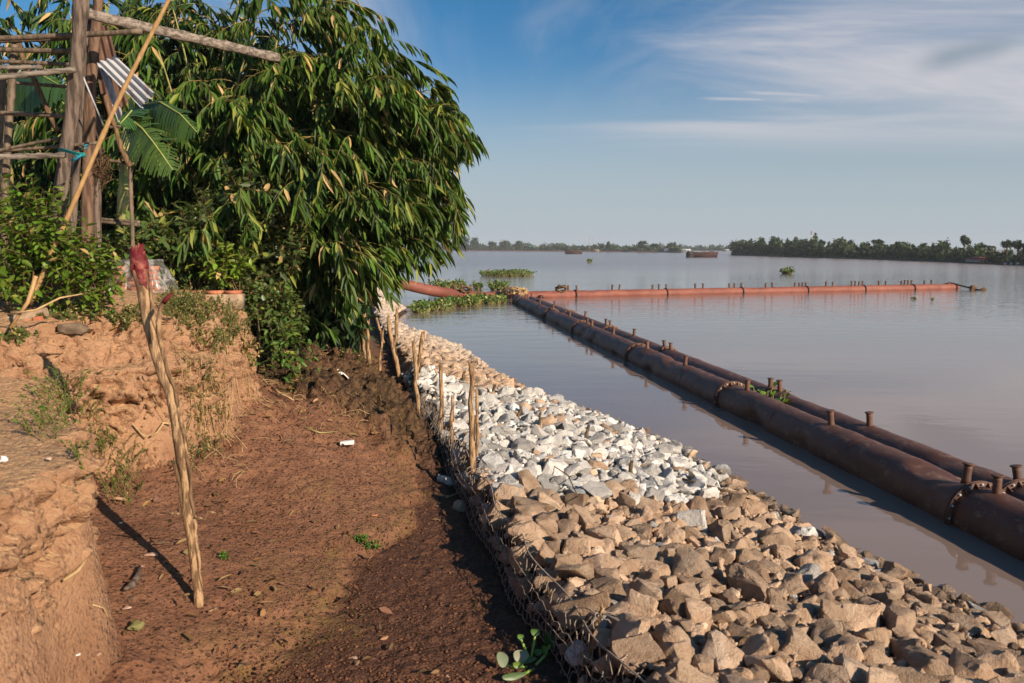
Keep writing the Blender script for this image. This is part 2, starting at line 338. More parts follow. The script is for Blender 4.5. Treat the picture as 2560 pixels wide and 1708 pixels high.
M['black'] = noisy('black_rubber', (0.015, 0.014, 0.013), (0.04, 0.035, 0.03), 10, 0.7)
M['bolt'] = noisy('galvanised_bolt', (0.42, 0.40, 0.38), (0.55, 0.53, 0.5), 30, 0.45)
M['zinc'] = rust_mat('corrugated_zinc', (0.36, 0.37, 0.39), (0.46, 0.46, 0.48), (0.22, 0.10, 0.05), (1, 1, 0.4), 0.5)
M['zinc_rust'] = rust_mat('rusted_corrugated_sheet', (0.055, 0.028, 0.02), (0.12, 0.055, 0.035), (0.20, 0.12, 0.08), (1, 1, 0.4), 0.7)
M['wire'] = noisy('galvanised_wire', (0.26, 0.19, 0.14), (0.42, 0.34, 0.27), 20, 0.55)
M['brick'] = noisy('brick_red', (0.40, 0.12, 0.055), (0.52, 0.19, 0.10), 7, 0.9, 30, 0.8, 0.01)
M['plaster'] = noisy('stained_mortar', (0.22, 0.15, 0.10), (0.38, 0.27, 0.18), 5, 0.95, 20, 0.8, 0.015)
M['clod'] = noisy('dark_concrete_chunk', (0.12, 0.085, 0.06), (0.22, 0.155, 0.105), 6, 0.95, 20, 0.9, 0.02)
M['shard'] = noisy('pottery_shard', (0.42, 0.26, 0.19), (0.52, 0.36, 0.27), 8, 0.85, 30, 0.6, 0.01)
M['white_thing'] = noisy('white_foam', (0.70, 0.66, 0.60), (0.80, 0.78, 0.74), 12, 0.7)
M['rope_blue'] = noisy('blue_twine', (0.02, 0.16, 0.30), (0.03, 0.28, 0.36), 30, 0.7)
M['rope_teal'] = noisy('teal_twine', (0.02, 0.26, 0.22), (0.04, 0.36, 0.30), 30, 0.7)
M['rope'] = noisy('dark_rope', (0.05, 0.04, 0.03), (0.10, 0.08, 0.06), 30, 0.9)
M['straw'] = noisy('dry_straw', (0.34, 0.22, 0.10), (0.50, 0.34, 0.17), 12, 0.9)
M['olive_rag'] = noisy('olive_cloth', (0.10, 0.10, 0.035), (0.18, 0.16, 0.06), 14, 0.95)
M['paint'] = noisy('flat_paint', (0.85, 0.85, 0.85), (1, 1, 1), 0.6, 0.7)
M['sand'] = noisy('dredged_sand', (0.40, 0.28, 0.18), (0.50, 0.36, 0.25), 0.5, 0.95)
def plastic_mat():
    n = NT('clear_plastic_sheet'); b = n.nd('ShaderNodeBsdfPrincipled'); b.inputs['Base Color'].default_value = (0.62, 0.60, 0.58, 1); b.inputs['Roughness'].default_value = 0.22
    t = n.nd('ShaderNodeBsdfTransparent'); mx = n.nd('ShaderNodeMixShader'); b.inputs['Base Color'].default_value = (0.42, 0.40, 0.38, 1); f = n.math('ADD', 0.10, n.math('MULTIPLY', n.ss(n.noise(6, 5, 0.6, dist=1.0), 0.45, 0.66), 0.5)); n.set(mx.inputs[0], f)
    n.nt.links.new(t.outputs[0], mx.inputs[1]); n.nt.links.new(b.outputs[0], mx.inputs[2]); n.nt.links.new(mx.outputs[0], n.out.inputs[0]); return n.m
M['plastic'] = plastic_mat()

# ---------------------------------------------------------------- terrain
EDGE = np.array([(-3.0, -8), (-3.1, 3.5), (-3.08, 5.0), (-3.05, 5.7), (-3.5, 6.25), (-4.0, 7.2), (-4.6, 8.2), (-4.85, 8.85), (-4.4, 9.1), (-3.9, 9.5), (-3.72, 10.2), (-3.72, 11.0), (-3.85, 11.6), (-4.4, 12.6), (-5.1, 13.8), (-5.7, 15.5), (-6.3, 18), (-7.3, 22), (-9.5, 30), (-12, 40), (-15, 55), (-22, 75), (-45, 120)], float)
TREN = np.array([(1.3, -8), (0.95, 4.6), (0.42, 6.4), (0.05, 7.6), (-0.25, 8.9), (-0.55, 10.2), (-0.95, 12.0), (-1.5, 14.2), (-2.3, 17.5), (-3.0, 21), (-4.0, 26), (-5.2, 31), (-7.0, 40), (-9.0, 50), (-12, 65), (-18, 80), (-42, 125)], float)
def gx(px, py): p = G(px, py, 0); return (p.x, p.y)
WATL = np.array([(7.0, -8), (6.6, 4.0), gx(2560, 1590), gx(2300, 1480), gx(2170, 1415), gx(1990, 1320), gx(1900, 1270), gx(1800, 1200), gx(1700, 1130), gx(1600, 1085), gx(1440, 1025), gx(1300, 975), gx(1215, 915), gx(1160, 874), gx(1050, 852), gx(1005, 824), gx(985, 806), gx(1020, 780), gx(990, 752), gx(950, 737), (-20, 84), (-40, 128)], float)
def pdist(X, Y, poly):                 # signed distance to an open line, positive to its right (river side)
    best = np.full(X.shape, 1e9); sgn = np.ones(X.shape)
    for (ax, ay), (bx, by) in zip(poly[:-1], poly[1:]):
        dx, dy = bx - ax, by - ay; L2 = dx * dx + dy * dy
        t = np.clip(((X - ax) * dx + (Y - ay) * dy) / L2, 0, 1)
        d = np.hypot(X - ax - t * dx, Y - ay - t * dy); c = (X - ax) * dy - (Y - ay) * dx
        k = d < best - 1e-9; best = np.where(k, d, best); sgn = np.where(k, np.sign(c), sgn)
    return best * np.where(sgn == 0, 1, sgn)
def ground_parts(X, Y):
    X = np.asarray(X, float); Y = np.asarray(Y, float)
    wob = 0.0
    de = pdist(X, Y, EDGE); dt = pdist(X, Y, TREN); dw = pdist(X, Y, WATL)
    p = np.stack([X, Y, np.zeros_like(X)], -1).reshape(-1, 3)
    n1 = fbm(p * 1.7, 4, 3).reshape(X.shape); n2 = fbm(p * 0.6, 3, 9).reshape(X.shape)
    de = de + (0.05 + 0.08 * sstep(Y, 6.5, 9)) * n1
    zb = np.interp(Y, [4, 5.5, 7.5, 9, 10, 11, 12, 13.5, 16, 20, 30, 60], [0.85, 0.95, 1.25, 1.45, 1.68, 1.88, 2.0, 1.9, 1.65, 1.5, 1.3, 1.1])
    ze = np.interp(Y, [4, 6, 7.5, 9, 10.2, 11, 12, 13.5, 16, 18, 30, 60], [2.42, 2.42, 2.36, 2.52, 2.60, 2.78, 3.0, 2.92, 2.45, 2.2, 2.0, 2.0])
    ins = np.maximum(-de, 0)
    q = Y - (8.45 + 0.35 * (X + 4.85)) + 0.12 * n1
    rise = 0.03 + (0.44 * sstep(ins, 0.12, 0.6) * sstep(q, 0, 0.35) + 0.34 * (1 - np.exp(-ins))) * np.interp(Y, [7, 8, 10.5, 12, 14, 18], [0.5, 1.0, 1.0, 0.45, 0.3, 0.3])
    ztop = ze + rise + 0.05 * n2
    ztr = np.interp(Y, [5, 14, 20, 40], [0.45, 0.52, 0.65, 0.7])
    u = np.clip(de / np.maximum(de - dt, 1e-3), 0, 1)       # 0 at the cliff foot, 1 at the trench
    ub = np.interp(Y, [5, 6, 6.5, 7.2, 8, 9, 10.5, 12, 14], [0.14, 0.28, 0.40, 0.54, 0.62, 0.72, 0.78, 0.82, 0.84]) + 0.05 * n1; u2 = np.where(u < ub, u / ub * 0.62, 0.62 + (u - ub) / (1 - ub) * 0.38)
    f = np.interp(u2, [0, 0.30, 0.60, 0.64, 0.9, 1], [0, 0.36, 0.76, 0.87, 0.95, 1.0]); u = u2
    zm = zb + (ztr - zb) * f + 0.035 * n2
    slump = np.clip(1.5 * np.exp(-((X + 2.95 + (Y - 14.5) * 0.30) / 1.15) ** 2 - ((Y - 15.6) / 3.4) ** 4) * sstep(Y + 0.5 * n1 + 0.35 * (X + 3), 11.7, 12.5), 0, 1)
    zm = zm + slump * (0.42 + 0.16 * n1)
    w = np.interp(Y, [11.5, 13, 16, 30], [0.11, 0.5, 1.1, 1.6])
    cl = sstep(de, -w * 0.5, w * 0.5)
    z = ztop * (1 - cl) + zm * cl
    s = np.maximum(dt, 0); ww = np.maximum(-dw, 0); t = s / np.maximum(s + ww, 1e-3)
    crest = ztr + 0.42
    zberm = crest * (1 - t ** 1.15) * 1.0
    zberm = ztr + (np.maximum(zberm, -1) - ztr) * sstep(s, 0.0, 0.30)
    z = np.where(dt > 0, zberm, z)
    z = np.where(dw > 0, np.minimum(z, -0.42 * dw), z); z = np.maximum(z, -1.6)
    return z, de, dt, dw, u, slump, cl
def gz(x, y): return float(ground_parts(np.array([x]), np.array([y]))[0][0])
def hit(px, py, d0=3.5, d1=80.0):       # first ground point along the sight line
    ds = np.exp(np.linspace(math.log(d0), math.log(d1), 1400)); r = ray(px, py)
    X = r.x / r.y * ds; Z = CAM_H + r.z / r.y * ds; z = ground_parts(X, ds)[0]; z = np.maximum(z, 0)
    k = np.argmax(Z <= z); d = ds[k]
    return Vector((r.x / r.y * d, d, z[k]))

def zone_attr(me, X, Y, Z, nz):
    z, de, dt, dw, u, slump, cl = ground_parts(X, Y)
    p = np.stack([X, Y, Z], -1); n = fbm(p * 1.3, 3, 21)
    clay = 1 - sstep(de, 0.03, 0.11 + 0.03 * n)
    clay = np.maximum(clay * np.interp(Y, [12, 15], [1, 0.25]), 0)
    grassy = sstep(Y, 11.7, 13.2) * (1 - sstep(de, 0.9, 1.6))
    moss = np.exp(-((u - 0.58 - 0.05 * n) / 0.055) ** 2) * (de > 0) * (dt < 0) * 0.95 + 0.55 * sstep(n, 0.25, 0.6) * (u > 0.3) * (de > 0.2)
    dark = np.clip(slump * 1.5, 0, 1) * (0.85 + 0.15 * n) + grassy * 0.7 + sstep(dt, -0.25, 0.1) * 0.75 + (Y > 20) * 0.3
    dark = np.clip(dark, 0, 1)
    wet = sstep(u, 0.60, 0.65) * (de > 0) * (1 - sstep(Y, 15, 18))
    C = np.stack([clay, np.clip(moss, 0, 1), dark, np.clip(wet, 0, 1)], -1)
    at = me.attributes.new('zone', 'FLOAT_COLOR', 'POINT'); at.data.foreach_set('color', C.astype(np.float32).ravel())

PX0, PX1, PY0, PY1 = -9.5, 1.0, 3.0, 25.0
def detailed_bank():
    st = 0.06; xs = np.arange(PX0, PX1 + st / 2, st); ys = np.arange(PY0, PY1 + st / 2, st)
    X, Y = np.meshgrid(xs, ys); Z = ground_parts(X, Y)[0]; ny, nx = X.shape
    i = np.arange(ny - 1)[:, None] * nx + np.arange(nx - 1)[None, :]
    Q = np.stack([i, i + 1, i + nx + 1, i + nx], -1).reshape(-1, 4)
    V = np.stack([X, Y, Z], -1).reshape(-1, 3); nb = len(V)
    rim = np.concatenate([np.arange(nx), np.arange(1, ny) * nx + nx - 1, (ny - 1) * nx + np.arange(nx - 2, -1, -1), np.arange(ny - 2, 0, -1) * nx])
    low = V[rim].copy(); low[:, 2] = -1.5; m = len(rim); j = np.arange(m); k = (j + 1) % m
    Qs = np.stack([rim[k], rim[j], nb + j, nb + k], -1)
    mb = MB(); mb.add(np.vstack([V, low, [[(PX0 + PX1) / 2, (PY0 + PY1) / 2, -1.5]]]), np.vstack([Q, Qs]), np.stack([nb + k, nb + j, np.full(m, nb + m)], -1))
    o = mb.build('mud_bank', None)
    md = o.modifiers.new('r', 'REMESH'); md.mode = 'VOXEL'; md.voxel_size = 0.032; md.adaptivity = 0
    dg = bpy.context.evaluated_depsgraph_get(); me = bpy.data.meshes.new_from_object(o.evaluated_get(dg))
    o.modifiers.clear(); old = o.data; o.data = me; bpy.data.meshes.remove(old)
    bm = bmesh.new(); bm.from_mesh(me)
    bmesh.ops.delete(bm, geom=[v for v in bm.verts if v.co.z < -0.9 or v.co.x < PX0 + .06 or v.co.x > PX1 - .06 or v.co.y < PY0 + .06 or v.co.y > PY1 - .06], context='VERTS')
    bm.to_mesh(me); bm.free()
    nv = len(me.vertices); co = np.empty(nv * 3, np.float32); me.vertices.foreach_get('co', co); co = co.reshape(-1, 3).astype(float)
    nr = np.empty(nv * 3, np.float32); me.vertices.foreach_get('normal', nr); nr = nr.reshape(-1, 3)
    z, de, dt, dw, u, slump, cl = ground_parts(co[:, 0], co[:, 1])
    face = 1 - np.clip(nr[:, 2], 0, 1) ** 2                                     # steep faces are lumpy and cracked
    warp = co + 0.25 * np.stack([fbm(co * 2, 2, 31), fbm(co * 2, 2, 32), fbm(co * 2, 2, 33)], -1)
    lump = fbm(warp * np.array([2.6, 2.6, 4.5]), 4, 40); crack = 1 - np.abs(fbm(warp * np.array([2.2, 2.2, 1.0]), 3, 50)) * 6
    crack = np.clip(crack, 0, 1) ** 2
    pit = np.clip(fbm(co * 9, 3, 60) - 0.35, 0, 1)
    clod = fbm(co * 14, 3, 70); clod2 = np.clip(fbm(co * 24, 2, 75) - 0.1, 0, 1)
    rough_s = np.clip(slump * 1.5, 0, 1)
    bump = 0.045 * clod - 0.03 * pit
    blk = np.zeros(nv); grv = np.zeros(nv); kf = np.where(face > 0.12)[0]
    for (sc, amp, gw, sd) in (((2.6, 2.6, 3.6), 1.0, .10, 91), ((6.5, 6.5, 8.5), .45, .12, 95)):
        q = warp[kf] * np.array(sc) ; b0 = np.floor(q); F1 = np.full(len(kf), 9.0); F2 = F1.copy(); val = np.zeros(len(kf))
        for i_ in (-1, 0, 1):
            for j_ in (-1, 0, 1):
                for k_ in (-1, 0, 1):
                    c_ = (b0 + np.array([i_, j_, k_])).astype(np.int64); jit = np.stack([_hash(c_[:, 0], c_[:, 1], c_[:, 2], sd + e) for e in range(3)], -1)
                    d_ = np.linalg.norm(c_ + jit - q, axis=1); v_ = _hash(c_[:, 0], c_[:, 1], c_[:, 2], sd + 3); nw = d_ < F1
                    F2 = np.where(nw, F1, np.minimum(F2, d_)); val = np.where(nw, v_, val); F1 = np.where(nw, d_, F1)
        blk[kf] += amp * (val - .5); grv[kf] += amp * (1 - np.clip((F2 - F1) / gw, 0, 1)) * (val > .25)
    lay = np.abs(np.sin(co[:, 2] * 9.0 + 2.2 * lump)) ** 6; hole = np.clip(fbm(co * np.array([5, 5, 6.5]), 3, 65) - 0.30, 0, 1)
    h = face * (0.06 * lump + 0.13 * blk - 0.11 * grv - 0.10 * crack - 0.16 * pit - 0.06 * lay - 0.26 * hole + 0.030 * fbm(co * 15, 3, 66)) * (1 - rough_s) + (1 - face) * (0.013 * clod + 0.018 * clod2)
    nb_ = (1 - sstep(co[:, 1], 6.6, 7.4)) * face; h = h - nb_ * (0.15 * np.exp(-((co[:, 2] - 1.95 - 0.12 * lump) / 0.05) ** 2) + 0.16 * sstep(co[:, 2], 1.9, 1.2)) + nb_ * 0.07 * sstep(co[:, 2], 1.95, 2.15)
    mc_ = sstep(co[:, 1], 8, 8.8) * (1 - sstep(co[:, 1], 11.6, 12.4)) * face; h = h - mc_ * 0.13 * np.exp(-((co[:, 2] - 2.22 - 0.06 * lump) / 0.035) ** 2) + mc_ * 0.05 * sstep(co[:, 2], 2.22, 2.34)
    h = h + rough_s * (0.24 * np.abs(fbm(co * 3.0, 4, 80)) + 0.09 * clod)
    wetflat = sstep(u, 0.66, 0.75) * (de > 0); h = h + wetflat * 0.02 * np.clip(clod, 0, 1)
    co2 = co + nr * h[:, None]
    me.vertices.foreach_set('co', co2.astype(np.float32).ravel()); me.polygons.foreach_set('use_smooth', np.ones(len(me.polygons), bool)); me.update()
    zone_attr(me, co[:, 0], co[:, 1], co[:, 2], nr[:, 2]); me.materials.append(M['earth'])
    o['kind'] = 'structure'; o['label'] = 'eroded reddish mud slope and tan clay bluff of the river bank'; return o
detailed_bank()

def coarse_ground():
    xs = np.concatenate([np.arange(-70, -14, 2.0), np.arange(-14, 10.01, 0.16)]); ys = np.concatenate([np.arange(-9, 24, 0.16), np.arange(24, 60, 0.5), np.arange(60, 130, 2.0)])
    X, Y = np.meshgrid(xs, ys); Z = ground_parts(X, Y)[0]
    ins = (X > PX0 + .35) & (X < PX1 - .35) & (Y > PY0 + .35) & (Y < PY1 - .35); Z = np.where(ins, Z - 0.45, Z - 0.02)
    ny, nx = X.shape; i = np.arange(ny - 1)[:, None] * nx + np.arange(nx - 1)[None, :]
    mb = MB(); mb.add(np.stack([X, Y, Z], -1), np.stack([i, i + 1, i + nx + 1, i + nx], -1)); o = mb.build('ground', M['earth'], smooth=True)
    V = np.stack([X, Y, Z], -1).reshape(-1, 3); zone_attr(o.data, V[:, 0], V[:, 1], V[:, 2], None)
    o['kind'] = 'structure'; o['label'] = 'brown earth of the river bank under rocks and plants'
coarse_ground()
def water_sheet():
    mb = MB(); mb.add([(-1400, -60, 0), (1400, -60, 0), (1400, 2200, 0), (-1400, 2200, 0)], [(0, 1, 2, 3)]); o = mb.build('river_water', M['water'])
    o['kind'] = 'structure'; o['label'] = 'wide muddy brown river reflecting the sky'
water_sheet()

# ---------------------------------------------------------------- rocks
def rock_bm(seed, cuts=2, rough=0.042):
    rnd = random.Random(seed); bm = bmesh.new()
    ex = (rnd.uniform(0.42, 0.60), rnd.uniform(0.34, 0.46), rnd.uniform(0.24, 0.36))
    for k in range(rnd.randint(11, 16)):
        v = Vector((rnd.gauss(0, 1), rnd.gauss(0, 1), rnd.gauss(0, 1))); v.normalize()
        q = 0.55; v = Vector([math.copysign(abs(c) ** q, c) for c in v]); m = rnd.uniform(0.78, 1.04)
        bm.verts.new((v.x * ex[0] * m, v.y * ex[1] * m, v.z * ex[2] * m))
    r = bmesh.ops.convex_hull(bm, input=bm.verts)
    bmesh.ops.delete(bm, geom=[v for v in bm.verts if not v.link_faces], context='VERTS')
    bmesh.ops.dissolve_limit(bm, angle_limit=R(16), verts=bm.verts, edges=bm.edges)
    if cuts:
        bmesh.ops.bevel(bm, geom=list(bm.edges), offset=0.020, segments=1, affect='EDGES', clamp_overlap=True)
        bmesh.ops.triangulate(bm, faces=bm.faces)
        for q in range(cuts):
            lim = 0.13 if q == 0 else 0.07
            bmesh.ops.subdivide_edges(bm, edges=[e for e in bm.edges if e.calc_length() > lim], cuts=1)
            bmesh.ops.triangulate(bm, faces=bm.faces)
    else:
        bmesh.ops.bevel(bm, geom=list(bm.edges), offset=0.02, segments=1, affect='EDGES', clamp_overlap=True); bmesh.ops.triangulate(bm, faces=bm.faces)
    bm.normal_update()
    V = np.array([v.co[:] for v in bm.verts]); Nn = np.array([v.normal[:] for v in bm.verts])
    d = rough * fbm(V * 4.5, 4, seed) + rough * 0.5 * np.abs(fbm(V * 9, 2, seed + 9))
    V = V + Nn * d[:, None] + 0.022 * np.stack([fbm(V * 3, 3, seed + 21), fbm(V * 3, 3, seed + 22), fbm(V * 3, 3, seed + 23)], -1)
    T = np.array([[v.index for v in f.verts] for f in bm.faces]) if not bm.verts.index_update() else None
    return bm, V, T
ROCKS_HI, ROCKS_LO = [], []
for q in range(26):
    bm, V, T = rock_bm(100 + q, 2); T = np.array([[v.index for v in f.verts] for f in bm.faces]); bm.free()
    ROCKS_HI.append((V, T))
for q in range(14):
    bm, V, T = rock_bm(300 + q, 0, 0.015); T = np.array([[v.index for v in f.verts] for f in bm.faces]); bm.free()
    ROCKS_LO.append((V, T))
def in_poly(x, y, poly):
    c = False; j = len(poly) - 1
    for i in range(len(poly)):
        if (poly[i][1] > y) != (poly[j][1] > y) and x < (poly[j][0] - poly[i][0]) * (y - poly[i][1]) / (poly[j][1] - poly[i][1]) + poly[i][0]: c = not c
        j = i
    return c
WHITE_POLY = [(1135, 1190), (1220, 1215), (1330, 1225), (1430, 1240), (1560, 1235), (1620, 1255), (1720, 1262), (1830, 1240), (1800, 1165), (1700, 1105), (1570, 1060), (1440, 1005), (1330, 975), (1230, 985), (1150, 960), (1085, 925), (1040, 915), (985, 925), (1010, 1010), (1060, 1110)]
def scatter_rocks():
    pts = []
    rnd = random.Random(5)
    cell = {}
    def ok(x, y, r):
        ci, cj = int(x / 0.5), int(y / 0.5)
        for a in range(ci - 1, ci + 2):
            for b in range(cj - 1, cj + 2):
                for (qx, qy, qr) in cell.get((a, b), ()):
                    if (x - qx) ** 2 + (y - qy) ** 2 < ((r + qr) * 0.66) ** 2: return False
        return True
    N = 90000
    ys = 4.6 + (64 - 4.6) * np.random.default_rng(3).random(N) ** 1.7; 
    tx = np.interp(ys, TREN[:, 1], TREN[:, 0])
    wy = np.array([p[1] for p in WATL]); wx = np.array([p[0] for p in WATL]); o = np.argsort(wy); wxx = np.interp(ys, wy[o], wx[o])
    xs = tx - 0.05 + (wxx - tx + 0.45) * np.random.default_rng(4).random(N)
    z, de, dt, dw, u, sl, cl = ground_parts(xs, ys)
    for k in range(N):
        if dt[k] < 0.02 or dw[k] > (0.12 + 0.36 * rnd.random() ** 3 if ys[k] < 24 else -0.25): continue
        x, y = xs[k], ys[k]
        ph = k / N
        size = (rnd.uniform(0.29, 0.44) if ph < 0.05 else rnd.uniform(0.17, 0.29) if ph < 0.4 else rnd.uniform(0.09, 0.17))
        if y > 11: size = size * 0.92
        if dw[k] > -0.5: size *= 0.85
        if dt[k] < size * 0.40: continue
        if ok(x, y, size * 0.5):
            cell.setdefault((int(x / 0.5), int(y / 0.5)), []).append((x, y, size * 0.5)); pts.append((x, y, z[k], size, dw[k]))
    return pts
ROCK_PTS = scatter_rocks()
def rock_frames():
    rnd = random.Random(8); out = []
    for (x, y, z, s, dw) in ROCK_PTS:
        sc = s * rnd.uniform(1.05, 1.3)
        q = Quaternion((0, 0, 1), rnd.uniform(0, 6.28)) @ Quaternion((1, 0, 0), rnd.gauss(0, 0.38)) @ Quaternion((0, 1, 0), rnd.gauss(0, 0.38))
        zz = z + s * rnd.uniform(0.10, 0.30) + (0.03 if s < 0.24 else 0)
        px, py = proj((x, y, zz))
        jt = 12 * min(1.0, 12 / y); white = in_poly(px + rnd.gauss(0, jt), py + rnd.gauss(0, jt * .7), WHITE_POLY)
        if white: white = rnd.random() < 0.93
        else: white = rnd.random() < (0.03 if y < 22 else 0.0)
        out.append(dict(p=(x, y, zz), s=sc, q=q, white=white, px=px, py=py, vis=(-60 < px < 2620 and py < 1790), d=y, k=rnd.random(), dw=dw))
    return out
RF = rock_frames()
def sharp(me, ang=30):
    bm = bmesh.new(); bm.from_mesh(me)
    for f in bm.faces: f.smooth = True
    for e in bm.edges:
        if len(e.link_faces) == 2 and e.calc_face_angle(0) > R(ang): e.smooth = False
    bm.to_mesh(me); bm.free()
def place_rocks():
    meshes = {}
    for nm, mat in (('tan', M['rock_tan']), ('white', M['rock_white'])):
        for q, (V, T) in enumerate(ROCKS_HI):
            mb = MB(); mb.add(V, None, T); o = mb.build('tan_rock', mat); sharp(o.data); meshes[nm, q] = o.data; bpy.data.objects.remove(o)
    rest = {'tan': MB(), 'white': MB()}
    for nm in ('tan', 'white'):
        L = [r for r in RF if r['white'] == (nm == 'white')]
        L.sort(key=lambda r: -(r['s'] / r['d']) if r['vis'] else 9)
        for i, r in enumerate(L):
            Mx = r['q'].to_matrix(); sv = Vector((r['s'], r['s'] * (0.9 + 0.25 * r['k']), r['s'] * (0.85 + 0.3 * r['k'])))
            if i < 300 and r['vis']:
                o = bpy.data.objects.new(nm + '_rock', meshes[nm, int(r['k'] * 997) % len(ROCKS_HI)]); COL.objects.link(o)
                o.location = r['p']; o.rotation_euler = r['q'].to_euler(); o.scale = sv
                if nm == 'tan':
                    if not r['white'] and in_poly(r['px'], r['py'], WHITE_POLY): tag(o, 'stray tan rock lying among the white rocks', 'rock', 'tan rocks among the white rocks')
                    elif r['dw'] > -0.35: tag(o, 'brown wet-footed rock at the edge of the water', 'rock', 'rocks along the water line')
                    elif r['s'] > 0.40: tag(o, 'big tan angular boulder in the near half of the rock embankment', 'rock', 'big tan boulders of the embankment')
                    else: tag(o, 'medium tan angular rock in the near half of the rock embankment', 'rock', 'medium tan rocks of the embankment')
                else:
                    if not in_poly(r['px'], r['py'], WHITE_POLY): tag(o, 'pale white rock stranded among the tan rocks', 'rock', 'white rocks among tan ones')
                    elif r['dw'] > -0.35: tag(o, 'white rock at the water edge of the white rock bed', 'rock', 'white rocks along the water line')
                    elif r['s'] > 0.33: tag(o, 'large white angular rock in the bed beside the stakes', 'rock', 'large white rocks')
                    else: tag(o, 'small white angular rock in the bed beside the stakes', 'rock', 'small white rocks')
            else:
                near = r['vis'] and r['d'] < 16
                V, T = (ROCKS_HI if near else ROCKS_LO)[int(r['k'] * 991) % (len(ROCKS_HI) if near else len(ROCKS_LO))]
                W = (V * np.array(sv)) @ np.array(Mx).T + np.array(r['p']); rest[nm].add(W, None, T, (r['k'], r['k'], r['k']))
    rg = np.random.default_rng(44); n = 5200; ys = 4.8 + 17 * rg.random(n) ** 1.4; tx = np.interp(ys, TREN[:, 1], TREN[:, 0]); wy = np.array([p[1] for p in WATL]); wx = np.array([p[0] for p in WATL]); od = np.argsort(wy); xs = tx + .1 + (np.interp(ys, wy[od], wx[od]) - tx - .1) * rg.random(n)
    zs = ground_parts(xs, ys)[0]
    for x, y, z in zip(xs, ys, zs):
        sz = rg.uniform(.035, .095); V, T = ROCKS_LO[int(rg.integers(0, len(ROCKS_LO)))]; pz = z + .035 + .07 * rg.random(); px, py = proj((x, y, pz)); k = rg.random(); a = rg.uniform(0, 6.28); c_, s_ = math.cos(a), math.sin(a)
        rest['white' if in_poly(px, py, WHITE_POLY) else 'tan'].add(np.stack([V[:, 0] * c_ - V[:, 1] * s_, V[:, 0] * s_ + V[:, 1] * c_, V[:, 2] * 1.2], -1) * sz + np.array([x, y, pz]), None, T, (k, k, k))
    o = rest['tan'].build('riprap_rocks', M['rock_tan_s'], smooth=False); tag(o, 'small and far tan rocks of the embankment along the shore', 'rocks', None, 'stuff')
    if rest['white'].n:
        o = rest['white'].build('riprap_rocks', M['rock_white_s'], smooth=False); tag(o, 'small white rubble filling the white rock bed', 'rocks', None, 'stuff')
place_rocks()
def lone_rocks():
    for px, py, s, mat, lab, q in ((1114, 1207, 0.26, 'rock_white', 'single white rock lying in the mud left of the wire mesh', 3), (1158, 1278, 0.30, 'rock_tan', 'tan rock fallen into the muddy trench beside the wire mesh', 7), (1846, 1233, 0.16, 'rock_tan', 'dark little rock alone in the shallow water', 5), (1800, 1172, 0.26, 'rock_tan', 'flat grey rock sitting just off shore in the water', 9), (1868, 1256, 0.26, 'rock_white', 'round white rock in the water beside a driftwood branch', 11)):
        V, T = ROCKS_HI[q]; mb = MB(); p = hit(px, py); mb.add(V * s + np.array(p) + np.array([0, 0, s * 0.12]), None, T); o = mb.build('loose_rock', M[mat], smooth=True); tag(o, lab, 'rock')
lone_rocks()

# ---------------------------------------------------------------- stakes, mesh, foreground post
def stake(top, base, rpx, mat='stake', label='', broken=True, group=None, dz=0.12, seed=0):
    b = hit(*base); t = P(top[0], top[1], b.y); r = 0.78 * rpx / FPX * b.y
    rnd = random.Random(seed); n = 7; root = thing('wooden_stake', tuple(b), label, 'stake', group); pts = []
    ax = (t - b)
    for k in range(n):
        f = k / (n - 1); q = b + ax * f + Vector((rnd.uniform(-1, 1), rnd.uniform(-1, 1), 0)) * r * 0.5 * (0 < k < n - 1); pts.append(q)
    pts.insert(0, b - ax.normalized() * dz)
    mb = MB(); mb.tube(pts, [r * (1.05 - 0.03 * k + 0.12 * rnd.random()) for k in range(n + 1)], 10, wob=0.22, seed=seed)
    o = mb.build('shaft', M[mat], root, True)
    sp = MB()
    for k in range(4 if broken else 2):
        a = rnd.uniform(0, 6.28); e = t + Vector((math.cos(a) * r * 0.55, math.sin(a) * r * 0.55, -r * 0.5))
        sp.tube([e, e + Vector((math.cos(a) * r * 0.3, math.sin(a) * r * 0.3, r * rnd.uniform(0.8, 2.6)))], [r * 0.45, r * 0.1], 5)
    sp.build('splintered_tip', M[mat], root, False)
    if rnd.random() < 0.8 and ax.length > 0.5:
        st = MB(); a0 = rnd.uniform(0.3, 0.6); pp = [b + ax * (a0 + 0.07 * k) + Vector((r * (0.85 + 0.16 * k * k * 0.25), -r * 0.5, 0)) for k in range(4)]
        st.tube(pp, [r * 0.25, r * 0.3, r * 0.22, r * 0.06], 4); st.build('bark_strip', M['bark'], root)
    return root
